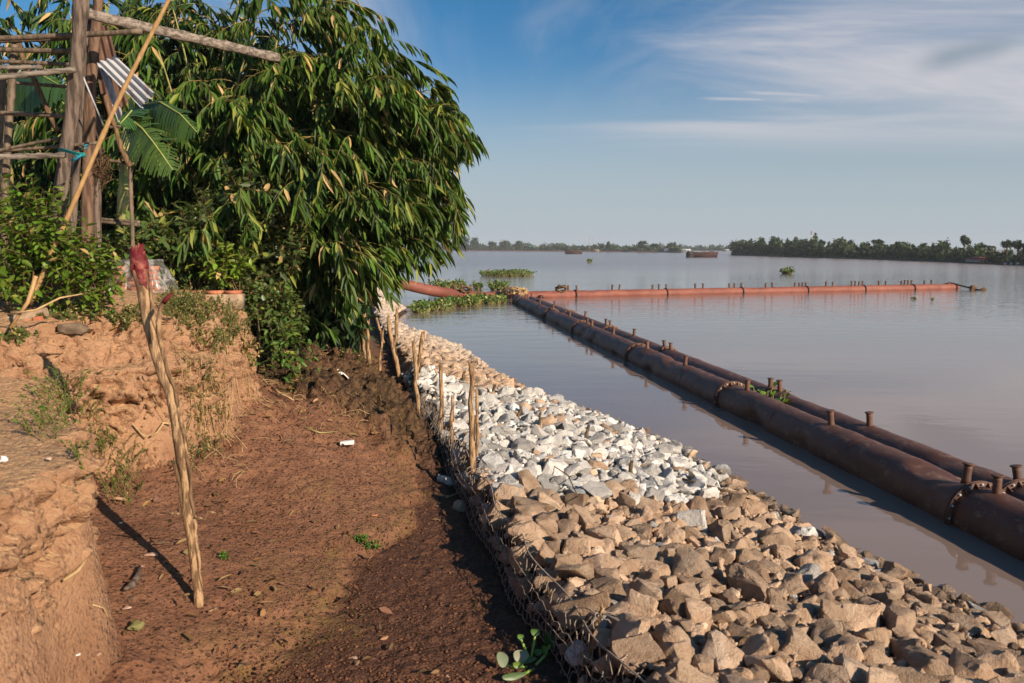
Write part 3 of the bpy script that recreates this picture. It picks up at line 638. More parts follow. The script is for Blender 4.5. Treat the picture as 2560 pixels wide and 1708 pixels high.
STK = [((1178, 907), (1181, 1213), 10, 'tall thick pale stake with a splintered forked top by the white rocks'),
       ((1192, 975), (1193, 1155), 5.5, 'thin brown stake standing right behind the tall thick stake'),
       ((1130, 993), (1129, 1139), 6, 'straight stake just left of the tall thick stake'),
       ((1102, 915), (1103, 1118), 7, 'brown peeling stake, second tall one from the thick stake'),
       ((1033, 853), (1047, 1061), 6, 'stake leaning left, front one of the crossing pair'),
       ((1059, 831), (1035, 993), 7, 'stake leaning right, rear one of the crossing pair'),
       ((971, 793), (1000, 956), 7, 'forked brown stake at the far end of the white rocks'),
       ((993, 772), (985, 909), 5.5, 'upright pale stake touching the forked stake'),
       ((898, 799), (917, 906), 5, 'slanting stake, leftmost of the far row under the bamboo'),
       ((911, 786), (921, 915), 5, 'ragged stake in the far row with a dark bark strip'),
       ((920, 802), (923, 939), 5.5, 'straight stake in the far row, its foot in brown soil'),
       ((956, 828), (949, 933), 4.5, 'short lone stake between the far row and the forked stake'),
       ((855, 800), (868, 850), 4, 'small far stake half hidden under the bamboo leaves'),
       ((940, 790), (962, 870), 4, 'thin far stake leaning against the tan rocks')]
for k, (t, b, r, lab) in enumerate(STK): stake(t, b, r, 'stake', lab, seed=k + 1, group='wooden stakes along the wire mesh')
for k, (t, b, r, lab, m) in enumerate([((1160, 1106), (1160, 1157), 4, 'short stake stub at the foot of the tall thick stake', 'stake'), ((1239, 1243), (1240, 1306), 9, 'olive cut stake stump among the first tan rocks', 'stake'), ((1161, 930), (1154, 963), 5, 'dark stump near the water behind the tall stake', 'wet_wood'), ((1237, 965), (1231, 996), 5, 'dark stump at the water edge of the white rocks', 'wet_wood'), ((1302, 1018), (1294, 1056), 5, 'leaning rotten stub at the top of the white rocks', 'wet_wood'), ((1351, 1033), (1350, 1078), 5, 'upright rotten stub with a broken arm in the white rocks', 'wet_wood'), ((1471, 1070), (1460, 1114), 5.5, 'tilted rotten stub in the middle of the white rocks', 'wet_wood'), ((1580, 1153), (1577, 1206), 6.5, 'round cut stump at the border of white and tan rocks', 'wet_wood'), ((1374, 1478), (1378, 1570), 14, 'dark rotten stump at the corner of the wire mesh', 'wet_wood'), ((1507, 1518), (1482, 1612), 9, 'leaning stake wrapped in tangled wire among the tan rocks', 'stake')]):
    stake(t, b, r, m, lab, seed=40 + k, group='stake stumps in the rocks')

def path_pts(poly, y0, y1, step):
    ys = np.arange(y0, y1, step * 0.97); xs = np.interp(ys, poly[:, 1], poly[:, 0]); return xs, ys
def wire_mesh():
    root = thing('wire_mesh', (0.2, 7.0, 0.5), 'rusty hexagonal wire netting holding the rocks along the muddy trench', 'wire mesh')
    rnd = random.Random(3); mb = MB(); step = 0.10
    xs, ys = path_pts(TREN, 5.0, 16.0, step); n = len(xs); H = 14
    tot = []
    for i in range(n):
        x, y = xs[i], ys[i]; gr = gz(x - 0.10, y); pts = []
        for h in range(H + 6):
            zig = (-0.045, -0.045, 0.045, 0.045)[(h + (2 if i % 2 else 0)) % 4]
            if h < H: px_, z_ = x - 0.05 + 0.012 * h + 0.03 * math.sin(y * 3 + h * 0.35), gr - 0.05 + 0.040 * h
            else: px_, z_ = x + 0.13 + 0.045 * (h - H + 1), gr + 0.52 + 0.03 * math.sin(h + y * 5) - 0.01 * (h - H)
            s_ = 0.03 * vnoise(np.array([[x * 3, y * 3, h * 0.4]]), 5)[0]
            pts.append((px_ + s_ + rnd.gauss(0, .003), y + zig + rnd.gauss(0, .003), z_ + rnd.gauss(0, .003)))
        m = H + (3 if int(i / 9) % 3 == 0 else 0); m = min(m, len(pts))
        mb.tube(pts[:m], 0.0042, 4)
    mb.build('netting', M['wire'], root, True)
    hz = MB()
    for hh_ in (.10, .22, .34, .45): hz.tube([(x - 0.05 + .3 * .012 * hh_ / .04 + 0.03 * math.sin(y * 3 + hh_ * 9) - .012, y, gz(x - .10, y) - .05 + hh_ + .022 * math.sin(y * 31 + hh_ * 40)) for x, y in zip(xs, ys)], 0.0042, 4)
    hz.build('tie_wires', M['wire'], root, True)
    e = MB()
    for zoff, r in ((0.5, 0.008),):
        e.tube([(x + 0.14 + 0.04 * math.sin(y * 4), y, gz(x - .06, y) + zoff + 0.04 * math.sin(y * 2.7)) for x, y in zip(xs, ys)], r, 5)
    e.build('edge_wire', M['wire'], root, True)
    # tangle of cut wires at the near corner
    t = thing('wire_tangle', tuple(hit(1480, 1600)), 'tangle of cut wire strands bent over the leaning stake', 'wire')
    top = P(1495, 1532, hit(1482, 1612).y)
    w = MB()
    for k, (ex, ey) in enumerate(((1395, 1552), (1383, 1620), (1390, 1650), (1420, 1668), (1440, 1690), (1500, 1640), (1600, 1590), (1640, 1640), (1570, 1615), (1660, 1655), (1405, 1590), (1455, 1660))):
        e_ = hit(ex, ey); e_.z += 0.03; mid = (top + e_) / 2 + Vector((rnd.gauss(0, .04), rnd.gauss(0, .05), 0.10 + rnd.random() * 0.08)); pts = []
        for q in range(9):
            f = q / 8; v = top * (1 - f) ** 2 + mid * 2 * f * (1 - f) + e_ * f * f; pts.append(v + Vector((rnd.gauss(0, .008), rnd.gauss(0, .008), rnd.gauss(0, .006))))
        w.tube(pts, 0.0048, 4)
    w.build('strand', M['wire'], t, True)
wire_mesh()

def foreground_post():
    line = [(343, 628), (350, 675), (357, 718), (366, 765), (375, 807), (386, 850), (398, 893), (413, 945), (427, 984), (436, 1020), (442, 1059), (452, 1110), (457, 1148), (464, 1195), (466, 1222), (471, 1265), (474, 1297), (477, 1329), (484, 1380), (489, 1419), (494, 1465), (497, 1508)]
    b = hit(497, 1508); d = b.y; root = thing('mooring_post', tuple(b), 'crooked peeling pole with a red painted top standing in the mud slope', 'post')
    wd = np.interp(range(len(line)), [0, 1, 3, 5, 7, 9, 11, 12, 14, 16, 18, 21], [20, 22, 19, 20, 19, 17, 20, 18, 15, 17, 15, 13]); pts = [P(x, y, d - 0.0 + 0.012 * (21 - i)) for i, (x, y) in enumerate(line)]; r = [w / FPX * d for w in wd]
    fine, rf = [], []
    for i in range(len(pts) - 1):
        for k in range(3): fine.append(pts[i].lerp(pts[i + 1], k / 3)); rf.append(r[i] + (r[i + 1] - r[i]) * k / 3)
    pts2 = fine + [pts[-1], pts[-1] + Vector((0.02, 0, -0.25))]; rf = [q * 0.86 for q in rf] + [r[-1] * 0.86]
    tk = MB(); tk.tube(pts2, rf + [r[-1] * .86], 18, wob=0.17, seed=4); tk.build('trunk', M['stake'], root, True)
    V = tk.v[0]; nr = 5; keep = V[:nr * 18].reshape(nr, 18, 3).copy()
    keep = keep.mean(1, keepdims=True) + (keep - keep.mean(1, keepdims=True)) * 1.07
    dirn_ = np.array(tuple(pts[1] - pts[0])); rg = np.random.default_rng(6); keep[-1] += dirn_[None] * (rg.uniform(-1.0, .9, (18, 1))); keep[-1] = keep[-1] - 0.03 * (keep[-1] - keep[-1].mean(0))
    top = keep[0].mean(0) + np.array([0, 0, .015]); Q = [(a * 18 + k, a * 18 + (k + 1) % 18, a * 18 + 18 + (k + 1) % 18, a * 18 + 18 + k) for a in range(nr - 1) for k in range(18)]
    cap = MB(); cap.add(np.vstack([keep.reshape(-1, 3), [top]]), Q, [(nr * 18, (k + 1) % 18, k) for k in range(18)]); cap.build('red_top', M['red_paint'], root, True)
    rnd = random.Random(2); ch = MB()
    for k in range(9):
        a = rnd.uniform(3.0, 6.2); e = pts[0] + Vector((math.cos(a) * r[0] * .7, math.sin(a) * r[0] * .7, 0)); ch.tube([e - Vector((0, 0, .03)), e + Vector((math.cos(a) * .012, 0, rnd.uniform(.03, .07)))], [.02, .006], 5)
    ch.build('splintered_tip', M['red_paint'], root)
    br = MB(); bl = [(397, 835), (396, 805), (401, 775), (411, 752), (427, 735)]; br.tube([P(x, y, d - .03) for x, y in bl], [.024, .022, .02, .019, .010], 9, wob=.25, seed=3); br.build('branch_stub', M['stake'], root, True)
    br = MB(); br.tube([P(x, y, d - .035) for x, y in ((409, 757), (417, 747), (429, 734))], [.021, .022, .011], 9, wob=.2, seed=5); br.build('red_tip', M['red_paint'], root, True)
    for k, (i0, i1, off) in enumerate(((2, 8, .06), (5, 11, .062), (8, 14, .05), (11, 17, .052), (15, 20, .045), (12, 16, -.03))):
        s = MB(); m = 8; pp = []
        for q in range(m):
            f = i0 + (i1 - i0) * q / (m - 1); i = int(min(f, 20)); pt = pts[i].lerp(pts[i + 1], f - i); rr = r[i]
            pp.append(pt + Vector((math.copysign(rr * 0.86 + .008 * math.sin(q * 2.1 + k) + (.012 if q in (0, m - 1) else 0), off), -rr * .45, 0)))
        s.tube(pp, [.004, .013, .017, .014, .018, .013, .012, .004], 5, wob=.4, seed=k); s.build('bark_strip', M['bark' if k % 2 else 'stake'], root, True)
    rt = MB(); rt.tube([P(540, 1283, d + .1), P(520, 1278, d + .05), P(512, 1298, d + .05), P(488, 1292, d)], [.008, .011, .012, .012], 6); rt.build('side_twig', M['stake'], root, True)
    rt = MB(); rt.tube([P(402, 1282, d + .1), P(430, 1284, d + .1), P(470, 1284, d + .02)], [.008, .011, .011], 6); rt.build('side_twig', M['stake'], root, True)
foreground_post()

# ---------------------------------------------------------------- pipelines
def pipe_axis_find(a, b, px, zoff):
    lo, hi = 0.0, 1.0
    f = lambda t: proj(a.lerp(b, t) + Vector((0, 0, zoff)))[0] - px
    inc = f(1) > f(0)
    for _ in range(50):
        m = (lo + hi) / 2
        if (f(m) > 0) == inc: hi = m
        else: lo = m
    return (lo + hi) / 2
def bollard(root, base, ax, h, r, mat='rust', lean=0.0, seed=0):
    rnd = random.Random(seed); up = (Vector((0, 0, 1)) + Vector((rnd.gauss(0, .06) + lean, rnd.gauss(0, .05), 0))).normalized(); mb = MB()
    pts = [base - up * 0.06, base + up * 0.02, base + up * h * .35, base + up * h * .7, base + up * h * .93]
    mb.tube(pts, [r * 1.12, r * 1.05, r * .95, r * .97, r * 1.0], 14); o = mb.build('mooring_bollard', M[mat], root, True)
    c = MB(); c.tube([base + up * h * .92, base + up * h * .94, base + up * h, base + up * (h + .004)], [r * 1.0, r * 1.38, r * 1.40, r * 1.2], 14); c.build('cap', M[mat], o)
    return o
def flange(root, c, ax, r, bolts=True, mat='rust', single=False):
    X = ax.normalized(); S = X.cross(Vector((0, 0, 1))).normalized(); U = S.cross(X); n = 32; mb = MB()
    for off, wdt in (((-.035, .02), (.015, .02)) if not single else ((-.03, .06),)):
        V = []
        for o, rr in ((off, r - .03), (off, r + .075), (off + wdt, r + .075), (off + wdt, r - .03)):
            for k in range(n):
                a = 2 * math.pi * k / n; V.append(c + X * o + (S * math.cos(a) + U * math.sin(a)) * rr)
        Q = [(j * n + k, j * n + (k + 1) % n, (j + 1) * n + (k + 1) % n, (j + 1) * n + k) for j in range(3) for k in range(n)]
        mb.add([tuple(v) for v in V], Q)
    if not single:
        for k in range(16):                       # triangular stiffeners on both sides
            a = 2 * math.pi * (k + .5) / 16; D = S * math.cos(a) + U * math.sin(a); Tn = X.cross(D)
            for sgn in (-1, 1):
                p0 = c + X * (sgn * .034); V = [p0 + D * (r - .02), p0 + D * (r + .065), p0 + X * sgn * .10 + D * (r - .02)]; V = [v + Tn * e for e in (-.006, .006) for v in V]
                mb.add([tuple(v) for v in V], [(0, 1, 4, 3), (1, 2, 5, 4), (2, 0, 3, 5)], [(0, 2, 1), (3, 4, 5)])
    o = mb.build('flange', M[mat], root)
    if bolts:
        for k in range(16):
            a = 2 * math.pi * k / 16
            if math.sin(a) < -0.35: continue
            D = S * math.cos(a) + U * math.sin(a); b = MB(); b.tube([c - X * .06 + D * (r + .038), c + X * .06 + D * (r + .038)], .017, 6); b.build('bolt', M['bolt'], o)
    return o
def pipe_line(name, a, b, r, label, mat, flanges, bollards, bol_h, bol_r, dents=0.03, fl_mat='rust', single=False, bolts_to=None, seed=0, pre=None, group=None):
    root = thing(name, tuple(a), label, 'pipeline', group); ax = b - a; L = ax.length
    ts = sorted([pipe_axis_find(a, b, x, r) for x in flanges]); cuts = [0.0] + ts + [1.0]
    for i in range(len(cuts) - 1):
        t0, t1 = cuts[i], cuts[i + 1]; ln = (t1 - t0) * L; m = max(4, int(ln / 0.16)); n = 36
        pts = [a.lerp(b, t0 + (t1 - t0) * k / m) for k in range(m + 1)]
        mb = MB(); mb.tube(pts, r, n, cap=True)
        V = mb.v[0]; ctr = np.vstack([np.repeat(np.array([tuple(p) for p in pts]), n, axis=0), np.array([tuple(pts[0]), tuple(pts[-1])])])
        d = fbm(V * np.array([0.9, 0.9, 1.6]), 3, seed + 11); dn = -np.clip(d - 0.25, 0, 1) * dents * 2.2 + dents * .25 * fbm(V * 3.1, 3, seed + 3)
        mb.v[0] = ctr + (V - ctr) * (1 + dn / r)[:, None]
        # weld seams: thin raised rings every few metres and one long seam
        w = MB()
        for q in range(1, max(2, int(ln / 2.4))):
            pt = a.lerp(b, t0 + (t1 - t0) * q / max(2, int(ln / 2.4))); w.tube([pt - ax.normalized() * .012, pt, pt + ax.normalized() * .012], [r * .985, r * 1.008, r * .985], n, cap=False)
        sec = mb.build('pipe_section', M[mat], root, True)
        if w.n: w.build('weld_seam', M[mat], sec, True)
    for t in ts:
        p = a.lerp(b, t); flange(root, p, ax, r, bolts=(bolts_to is not None and p.y < bolts_to), mat=fl_mat, single=single)
    for k, x in enumerate(bollards):
        t = pipe_axis_find(a, b, x, r); bollard(root, a.lerp(b, t) + Vector((0, 0, r)), ax, bol_h * (0.9 + .2 * random.Random(seed * 50 + k).random()), bol_r, seed=seed * 100 + k)
    return root
near_a, near_b = G(1285, 759), G(2560, 1405)
dirn = (near_b - near_a).normalized(); side = Vector((-dirn.y, dirn.x, 0)); side = side if side.x > 0 else -side
A1 = near_a + side * .45; A1.z = 0.10; B1 = near_b + side * .45 + dirn * 5; B1.z = 0.10
A1 = A1 - dirn * 1.0
pipe_line('float_pipeline', A1, B1, 0.45, 'dented brown steel float pipeline, the nearer of the two beside the rocks', 'brown_pipe', [1308, 1380, 1455, 1597, 1833, 2450], [1291, 1315, 1319, 1349, 1382, 1424, 1468, 1480, 1533, 1618, 1713, 1868, 2078, 2415, 2492], .26, .062, 0.06, bolts_to=22, seed=1, group='brown float pipelines')
A2 = A1 + side * 1.06; B2 = B1 + side * 1.06; A2.z = B2.z = -0.04; B2 = B2 + dirn * 2
A2 = A2 - dirn * .5
pipe_line('float_pipeline', A2, B2, 0.45, 'brown steel float pipeline lying lower in the water, the farther of the two', 'brown_pipe', [1350, 1424, 1527, 1668, 1937, 2556], [1321, 1352, 1386, 1463, 1515, 1526, 1585, 1661, 1677, 1926, 1950, 2174, 2545], .26, .062, 0.035, bolts_to=14, seed=2, group='brown float pipelines')
RA, RB = G(1190, 747), G(2390, 723); RA.z = RB.z = 0.13; 
red = pipe_line('float_pipeline', RA, RB, 0.39, 'long bright red steel pipeline floating across the river mouth', 'red_pipe', [1437, 1664, 1853, 2015, 2158, 2281], [1421, 1442, 1530, 1548, 1631, 1647, 1666, 1738, 1757, 1823, 1836, 1853, 1914, 1931, 1987, 1998, 2005, 2015, 2065, 2082, 2129, 2138, 2147, 2156, 2197, 2214, 2253, 2261, 2270, 2278, 2310, 2328], .38, .08, 0.02, 'black', True, seed=3)
def red_rising():
    pts = [RA + Vector((0.02, 0, 0)), P(1150, 738, RA.y), P(1100, 731, RA.y), P(1050, 721, RA.y - .5), P(1000, 708, RA.y - 1), P(950, 694, RA.y - 1.5), P(900, 680, RA.y - 2), P(840, 664, RA.y - 2.5), P(760, 640, RA.y - 3)]
    fine = []
    for i in range(len(pts) - 1):
        for k in range(5): fine.append(pts[i].lerp(pts[i + 1], k / 5))
    for _ in range(6): fine = [fine[0]] + [(fine[i - 1] + fine[i] * 2 + fine[i + 1]) / 4 for i in range(1, len(fine) - 1)] + [fine[-1]]
    mb = MB(); mb.tube(fine, .42, 28); mb.build('rising_section', M['red_pipe'], red, True)
    flange(red, P(1172, 742, RA.y) + Vector((0, 0, 0.05)), Vector((1, 0, 0)), .45, False, 'black', True)
    for k, x in enumerate((1136, 1155, 1176)): bollard(red, P(x, 733 - (3 if x < 1140 else 0) - 8, RA.y - .1), Vector((1, 0, 0)), .42, .09, seed=900 + k)
red_rising()
def mooring_line():
    e = P(2378, 708, RB.y); mb = MB(); pts = [e]
    q = P(2700, 750, RB.y - 8); 
    for k in range(1, 15): f = k / 14; pts.append(e.lerp(q, f) - Vector((0, 0, 0.9 * math.sin(math.pi * f) * .5)))
    root = thing('mooring_rope', tuple(e), 'dark mooring rope running off from the end of the red pipeline', 'rope'); mb.tube(pts, .085, 6); mb.build('rope', M['rope'], root, True)
    for k, (f, s) in enumerate(((0.19, .42), (.27, .30))):
        c = e.lerp(q, f) - Vector((0, 0, .25)); V, T = ROCKS_HI[k]; b = MB(); b.add(V * s * 2 * np.array([1, 1, 1.3]) + np.array(c), None, T); o = b.build('weed_clump', M['bark'], root, True)
    b2 = MB(); b2.tube([P(2362, 711, RB.y), P(2375, 706, RB.y), P(2390, 713, RB.y)], .09, 6); b2.build('shackle', M['rust'], root)
    # coils of rope and rags on the joints
    for px, py, lab in ((1165, 724, 'knotted old rope on the red pipe where the small mats of weed gather'), (1271, 727, 'dark rope bundle lashed over the head of the nearer brown pipeline'), (1289, 726, 'pale knotted rag on the red pipe between the two brown pipelines'), (1303, 729, 'pale rope coil over the head of the farther brown pipeline'), (1403, 723, 'tangled rope ball on top of the red pipe beside its first black ring')):
        c = P(px, py, RA.y - .3); m = MB(); rnd = random.Random(px)
        for k in range(7):
            pp = []; 
            for j in range(10):
                a = j * .9 + k; pp.append(c + Vector((math.cos(a) * .36 + rnd.gauss(0, .07), rnd.gauss(0, .15), math.sin(a) * .2 + rnd.gauss(0, .07))))
            m.tube(pp, .05, 5)
        tag(m.build('rope_bundle', M['straw' if px in (1289, 1303) else 'bark'], None, True), lab, 'rope')
mooring_line()

# ---------------------------------------------------------------- leaves
LT_V = np.array([(0, 0, 0), (.28, .5, .02), (.28, -.5, .02), (.28, 0, -.10), (.66, .38, -.05), (.66, -.38, -.05), (.66, 0, -.13), (1, 0, -.22)], float)
LT_T = np.array([(0, 3, 1), (0, 2, 3), (1, 3, 6), (1, 6, 4), (3, 2, 5), (3, 5, 6), (4, 6, 7), (6, 5, 7)])
OV_V = np.array([(0, 0, 0), (.3, .5, .03), (.3, -.5, .03), (.3, 0, -.06), (.7, .42, -.03), (.7, -.42, -.03), (.7, 0, -.09), (1, 0, -.14)], float)
def leaves(mb, O, D, Lc, Wc, colr, up=None, tmpl=LT_V, seed=0, roll=0.5):
    O = np.asarray(O, float); D = np.asarray(D, float); n = len(O)
    if n == 0: return
    rg = np.random.default_rng(seed + n)
    D = D / np.linalg.norm(D, axis=1, keepdims=True)
    upv = np.tile(np.array([0, 0, 1.0]), (n, 1)) + rg.normal(0, roll, (n, 3)) if up is None else up
    Sd = np.cross(upv, D); Sd /= np.maximum(np.linalg.norm(Sd, axis=1, keepdims=True), 1e-6); Nn = np.cross(D, Sd)
    Lc = np.broadcast_to(Lc, (n,)); Wc = np.broadcast_to(Wc, (n,))
    V = O[:, None, :] + D[:, None, :] * (tmpl[None, :, 0:1] * Lc[:, None, None]) + Sd[:, None, :] * (tmpl[None, :, 1:2] * Wc[:, None, None]) + Nn[:, None, :] * (tmpl[None, :, 2:3] * Lc[:, None, None])
    m = len(tmpl); T = (LT_T[None] + (np.arange(n) * m)[:, None, None]).reshape(-1, 3)
    mb.add(V.reshape(-1, 3), None, T, np.repeat(colr, m, axis=0))
def leaf_cols(n, base, var, rg, dry=0.0, drycol=(0.42, 0.28, 0.12), yel=0.0):
    base = np.array(base); c = base * (1 + var * rg.normal(0, 1, (n, 1))) * (1 + 0.10 * rg.normal(0, 1, (n, 3)))
    k = rg.random(n); c = np.where((k < dry)[:, None], np.array(drycol) * (0.8 + .5 * rg.random((n, 1))), c)
    c = np.where(((k > dry) & (k < dry + yel))[:, None], np.array((0.22, 0.24, 0.045)), c)
    return np.clip(c, 0.008, 0.9)
GREEN = (0.054, 0.098, 0.014)
CROWN = [(-400, -500), (830, -500), (850, 5), (985, 62), (1000, 165), (1060, 145), (1130, 235), (1215, 385), (1140, 440), (1172, 505), (1160, 615), (1065, 695), (1000, 735), (890, 800), (800, 840), (700, 800), (600, 745), (-400, 745)]
class Foliage:
    def __init__(s, seed): s.rg = np.random.default_rng(seed); s.O = []; s.D = []; s.L = []; s.W = []; s.tw = MB()
    def spray(s, S, az, ln, rise, droop, nl, leaf=0.42, free=False):
        rg = s.rg; h = np.array([math.cos(az), math.sin(az), 0]); t = np.linspace(0, 1, 7)
        pts = np.array(S)[None] + h[None] * (ln * t)[:, None] + np.stack([0 * t, 0 * t, rise * ln * t - droop * ln * t ** 2], -1)
        if not free and not in_poly(*proj(pts[-1] + (pts[-1] - pts[-2]) * rg.choice([-.8, .2, 1.0, 1.6]) + np.array([.03, 0, -.1])), CROWN): return
        s.tw.tube([tuple(p) for p in pts], [.008, .007, .006, .005, .004, .003, .002], 3, cap=False)
        k = np.sort(rg.uniform(0.22, 1.0, nl)); i = np.minimum((k * 6).astype(int), 5); f = (k * 6 - i)[:, None]
        o = pts[i] * (1 - f) + pts[i + 1] * f; tg = pts[i + 1] - pts[i]; tg /= np.linalg.norm(tg, axis=1, keepdims=True)
        sd = np.cross(tg, np.array([0, 0, 1.0])); sd /= np.maximum(np.linalg.norm(sd, axis=1, keepdims=True), 1e-6)
        sg = np.where(np.arange(nl) % 2 == 0, 1, -1)[:, None]
        dn = rg.uniform(.15, .85); d = tg * rg.uniform(.45, .85) + sd * sg * (rg.uniform(.1, .45, (nl, 1)) + .45 * (k[:, None] > .8) * rg.random((nl, 1))) + np.array([0, 0, -1.0]) * (dn + rg.uniform(-.15, .25, (nl, 1))) + rg.normal(0, .09, (nl, 3)) + np.array([.14, 0, 0])
        s.O.append(o); s.D.append(d); lf = leaf * rg.uniform(.9, 1.15) * (1 - .35 * np.abs(k - .6)) * rg.uniform(.85, 1.1, nl); s.L.append(lf); s.W.append(lf * rg.uniform(.145, .205, nl))
    def plume(s, a, b, n, lift, leaf=.42, spread=.35):                 # an arching branch with sprays along it
        rg = s.rg; a = np.array(a); b = np.array(b); m = 9; t = np.linspace(0, 1, m)[:, None]
        pts = a * (1 - t) + b * t + np.array([0, 0, 1.0]) * (lift * 4 * t * (1 - t)); az0 = math.atan2(b[1] - a[1], b[0] - a[0])
        if not in_poly(*proj(pts[-1]), CROWN): return
        s.tw.tube([tuple(p) for p in pts], list(np.linspace(.016, .004, m)), 5, cap=False)
        for k in range(n):
            f = 0.18 + .82 * (k + rg.random()) / n; x = f * (m - 1); i = min(int(x), m - 2); p = pts[i] * (1 - x + i) + pts[i + 1] * (x - i)
            s.spray(p, az0 + rg.normal(0, .75), rg.uniform(.45, .95), rg.uniform(-.1, .35), rg.uniform(.3, .8), int(rg.integers(8, 14)), leaf)
        s.spray(pts[-2], az0, .8, .0, .55, 12, leaf)
    def finish(s, name, mat, parent, base, var, dry, yel=.05, tmpl=LT_V, roll=.5):
        O = np.vstack(s.O); D = np.vstack(s.D); L = np.concatenate(s.L); W = np.concatenate(s.W); mb = MB()
        leaves(mb, O, D, L, W, leaf_cols(len(O), base, var, s.rg, dry, yel=yel), tmpl=tmpl, roll=roll); f = mb.build(name, M[mat], parent)
        return f
def rnd_ell(rg, c, r):
    while True:
        v = rg.uniform(-1, 1, 3); q = np.linalg.norm(v)
        if q < 1: return np.array(c) + v * np.array(r), v
def culms(root, spots, h, seed, lean=(0, 0), r0=.045, mat='culm'):
    rnd = random.Random(seed)
    for (x, y) in spots:
        z = gz(x, y); pts = []; rr = []; n = 40; lx, ly = lean[0] + rnd.gauss(0, .10), lean[1] + rnd.gauss(0, .08); hh = h * rnd.uniform(.85, 1.1)
        for k in range(n + 1):
            f = k / n; pts.append((x + lx * hh * f ** 1.8, y + ly * hh * f ** 1.8, z - .1 + hh * f * (1 - .12 * f))); rr.append(r0 * (1 - .75 * f) * (1.16 if k % 2 == 0 else 1.0))
        mb = MB(); mb.tube(pts, rr, 8); mb.build('cane', M[mat], root, True)
def bamboo_main():
    root = thing('bamboo_clump', (-6.3, 17.0, gz(-6.3, 17.0)), 'big dense green bamboo clump leaning out over the rocks and water', 'bamboo')
    F = Foliage(21); rg = F.rg
    ctr = [P(760, 430, 17.2), P(620, 300, 17), P(820, 250, 17.5), P(600, 500, 16.5), P(860, 560, 17)]
    tips = [(985, 75, 17), (995, 190, 16.6), (905, 60, 17.4), (1060, 140, 17.3), (1125, 225, 17.2), (1100, 190, 16.6), (1205, 350, 17), (1170, 310, 17.5), (1150, 330, 16.5), (1120, 300, 16.2), (1060, 280, 16), (1175, 410, 17), (1100, 400, 17), (1160, 490, 16.8), (1145, 470, 16.3), (1130, 540, 16.8), (1155, 560, 17.2), (1100, 600, 16.5), (1130, 590, 17), (1060, 560, 15.8), (1050, 650, 16), (1085, 640, 16.5), (1020, 690, 15.6), (985, 700, 15.2), (930, 690, 14.8), (880, 740, 14.6), (820, 760, 14.6), (960, 640, 15), (890, 650, 14.5), (760, 740, 14.4), (700, 720, 14.2), (840, 690, 14.2), (1000, 480, 15.3), (950, 540, 15), (1010, 590, 15.2), (980, 380, 15.3), (900, 450, 14.8), (1040, 450, 15.6), (930, 300, 15.4), (860, 350, 15), (1000, 250, 16)]
    for k, (x, y, d) in enumerate(tips):
        c = ctr[k % 5]; st = Vector(c) + Vector(rg.normal(0, .5, 3)); e = P(x - 24, y - 26 - 34 * (y > 480), d); st = st.lerp(e, .25)
        F.plume(tuple(st), tuple(e), 9, .35 + .25 * rg.random())
    ell = [((640, 230), 17, (3.0, 1.9, 2.3), 250), ((640, 430), 16.4, (2.9, 1.7, 1.9), 330), ((820, 420), 16.6, (2.6, 1.7, 2.2), 360), ((900, 380), 17, (1.7, 1.4, 1.7), 170), ((850, 520), 16.2, (1.7, 1.6, 1.2), 210), ((740, 580), 15.8, (2.1, 1.6, 1.4), 250), ((820, 200), 17.4, (1.9, 1.5, 1.6), 150), ((640, 70), 17.5, (2.0, 1.5, 1.1), 120), ((800, 690), 15.0, (1.3, 1.2, .7), 80), ((960, 460), 16.6, (1.0, 1.1, .7), 60)]
    for (c, d, r, n) in ell:
        c3 = P(c[0], c[1], d)
        for k in range(int(n / 6.2)):                                   # arching side branches, each with its own fan of sprays
            p, v = rnd_ell(rg, tuple(c3), r); az = math.atan2(v[1] * .7 - .45, v[0] + .6) + rg.normal(0, .55); ln = rg.uniform(.7, 1.7)
            e = p + np.array([math.cos(az) * ln, math.sin(az) * ln, rg.uniform(-.45, .35)])
            F.plume(tuple(p), tuple(e), int(rg.integers(3, 6)), rg.uniform(.05, .3), rg.uniform(.34, .48))
    for (x, y, d) in ((975, 62, 17), (915, 40, 17.2), (990, 160, 16.6), (1060, 140, 17.2), (1125, 225, 17.2), (1105, 190, 16.8), (1205, 372, 17), (1190, 340, 17.3), (1165, 395, 16.8), (1165, 495, 16.8), (1140, 470, 16.4), (1155, 600, 17), (1130, 570, 16.6), (1060, 670, 16), (1090, 640, 16.4), (1000, 715, 15.4), (960, 690, 15.2), (890, 780, 14.8), (850, 760, 14.6), (815, 815, 14.6)):
        S = P(x - 95, y - 42, d + .2); F.tw.tube([tuple(P(x - 170, y - 30, d + .5)), tuple(S)], [.010, .008], 4, cap=False); F.spray(tuple(S), rg.normal(-.15, .2), .85, rg.uniform(-.12, .08), .34, 12, .42, True)
    F.finish('foliage', 'bamboo_leaf', root, GREEN, .34, .028, .08, roll=.3); F.tw.build('twigs', M['twig'], root)
    culms(root, [(-6.6 + .35 * rg.normal(), 17.3 + .5 * rg.normal()) for _ in range(12)], 7.5, 5, (.05, -.02))
    return root
bamboo_main()
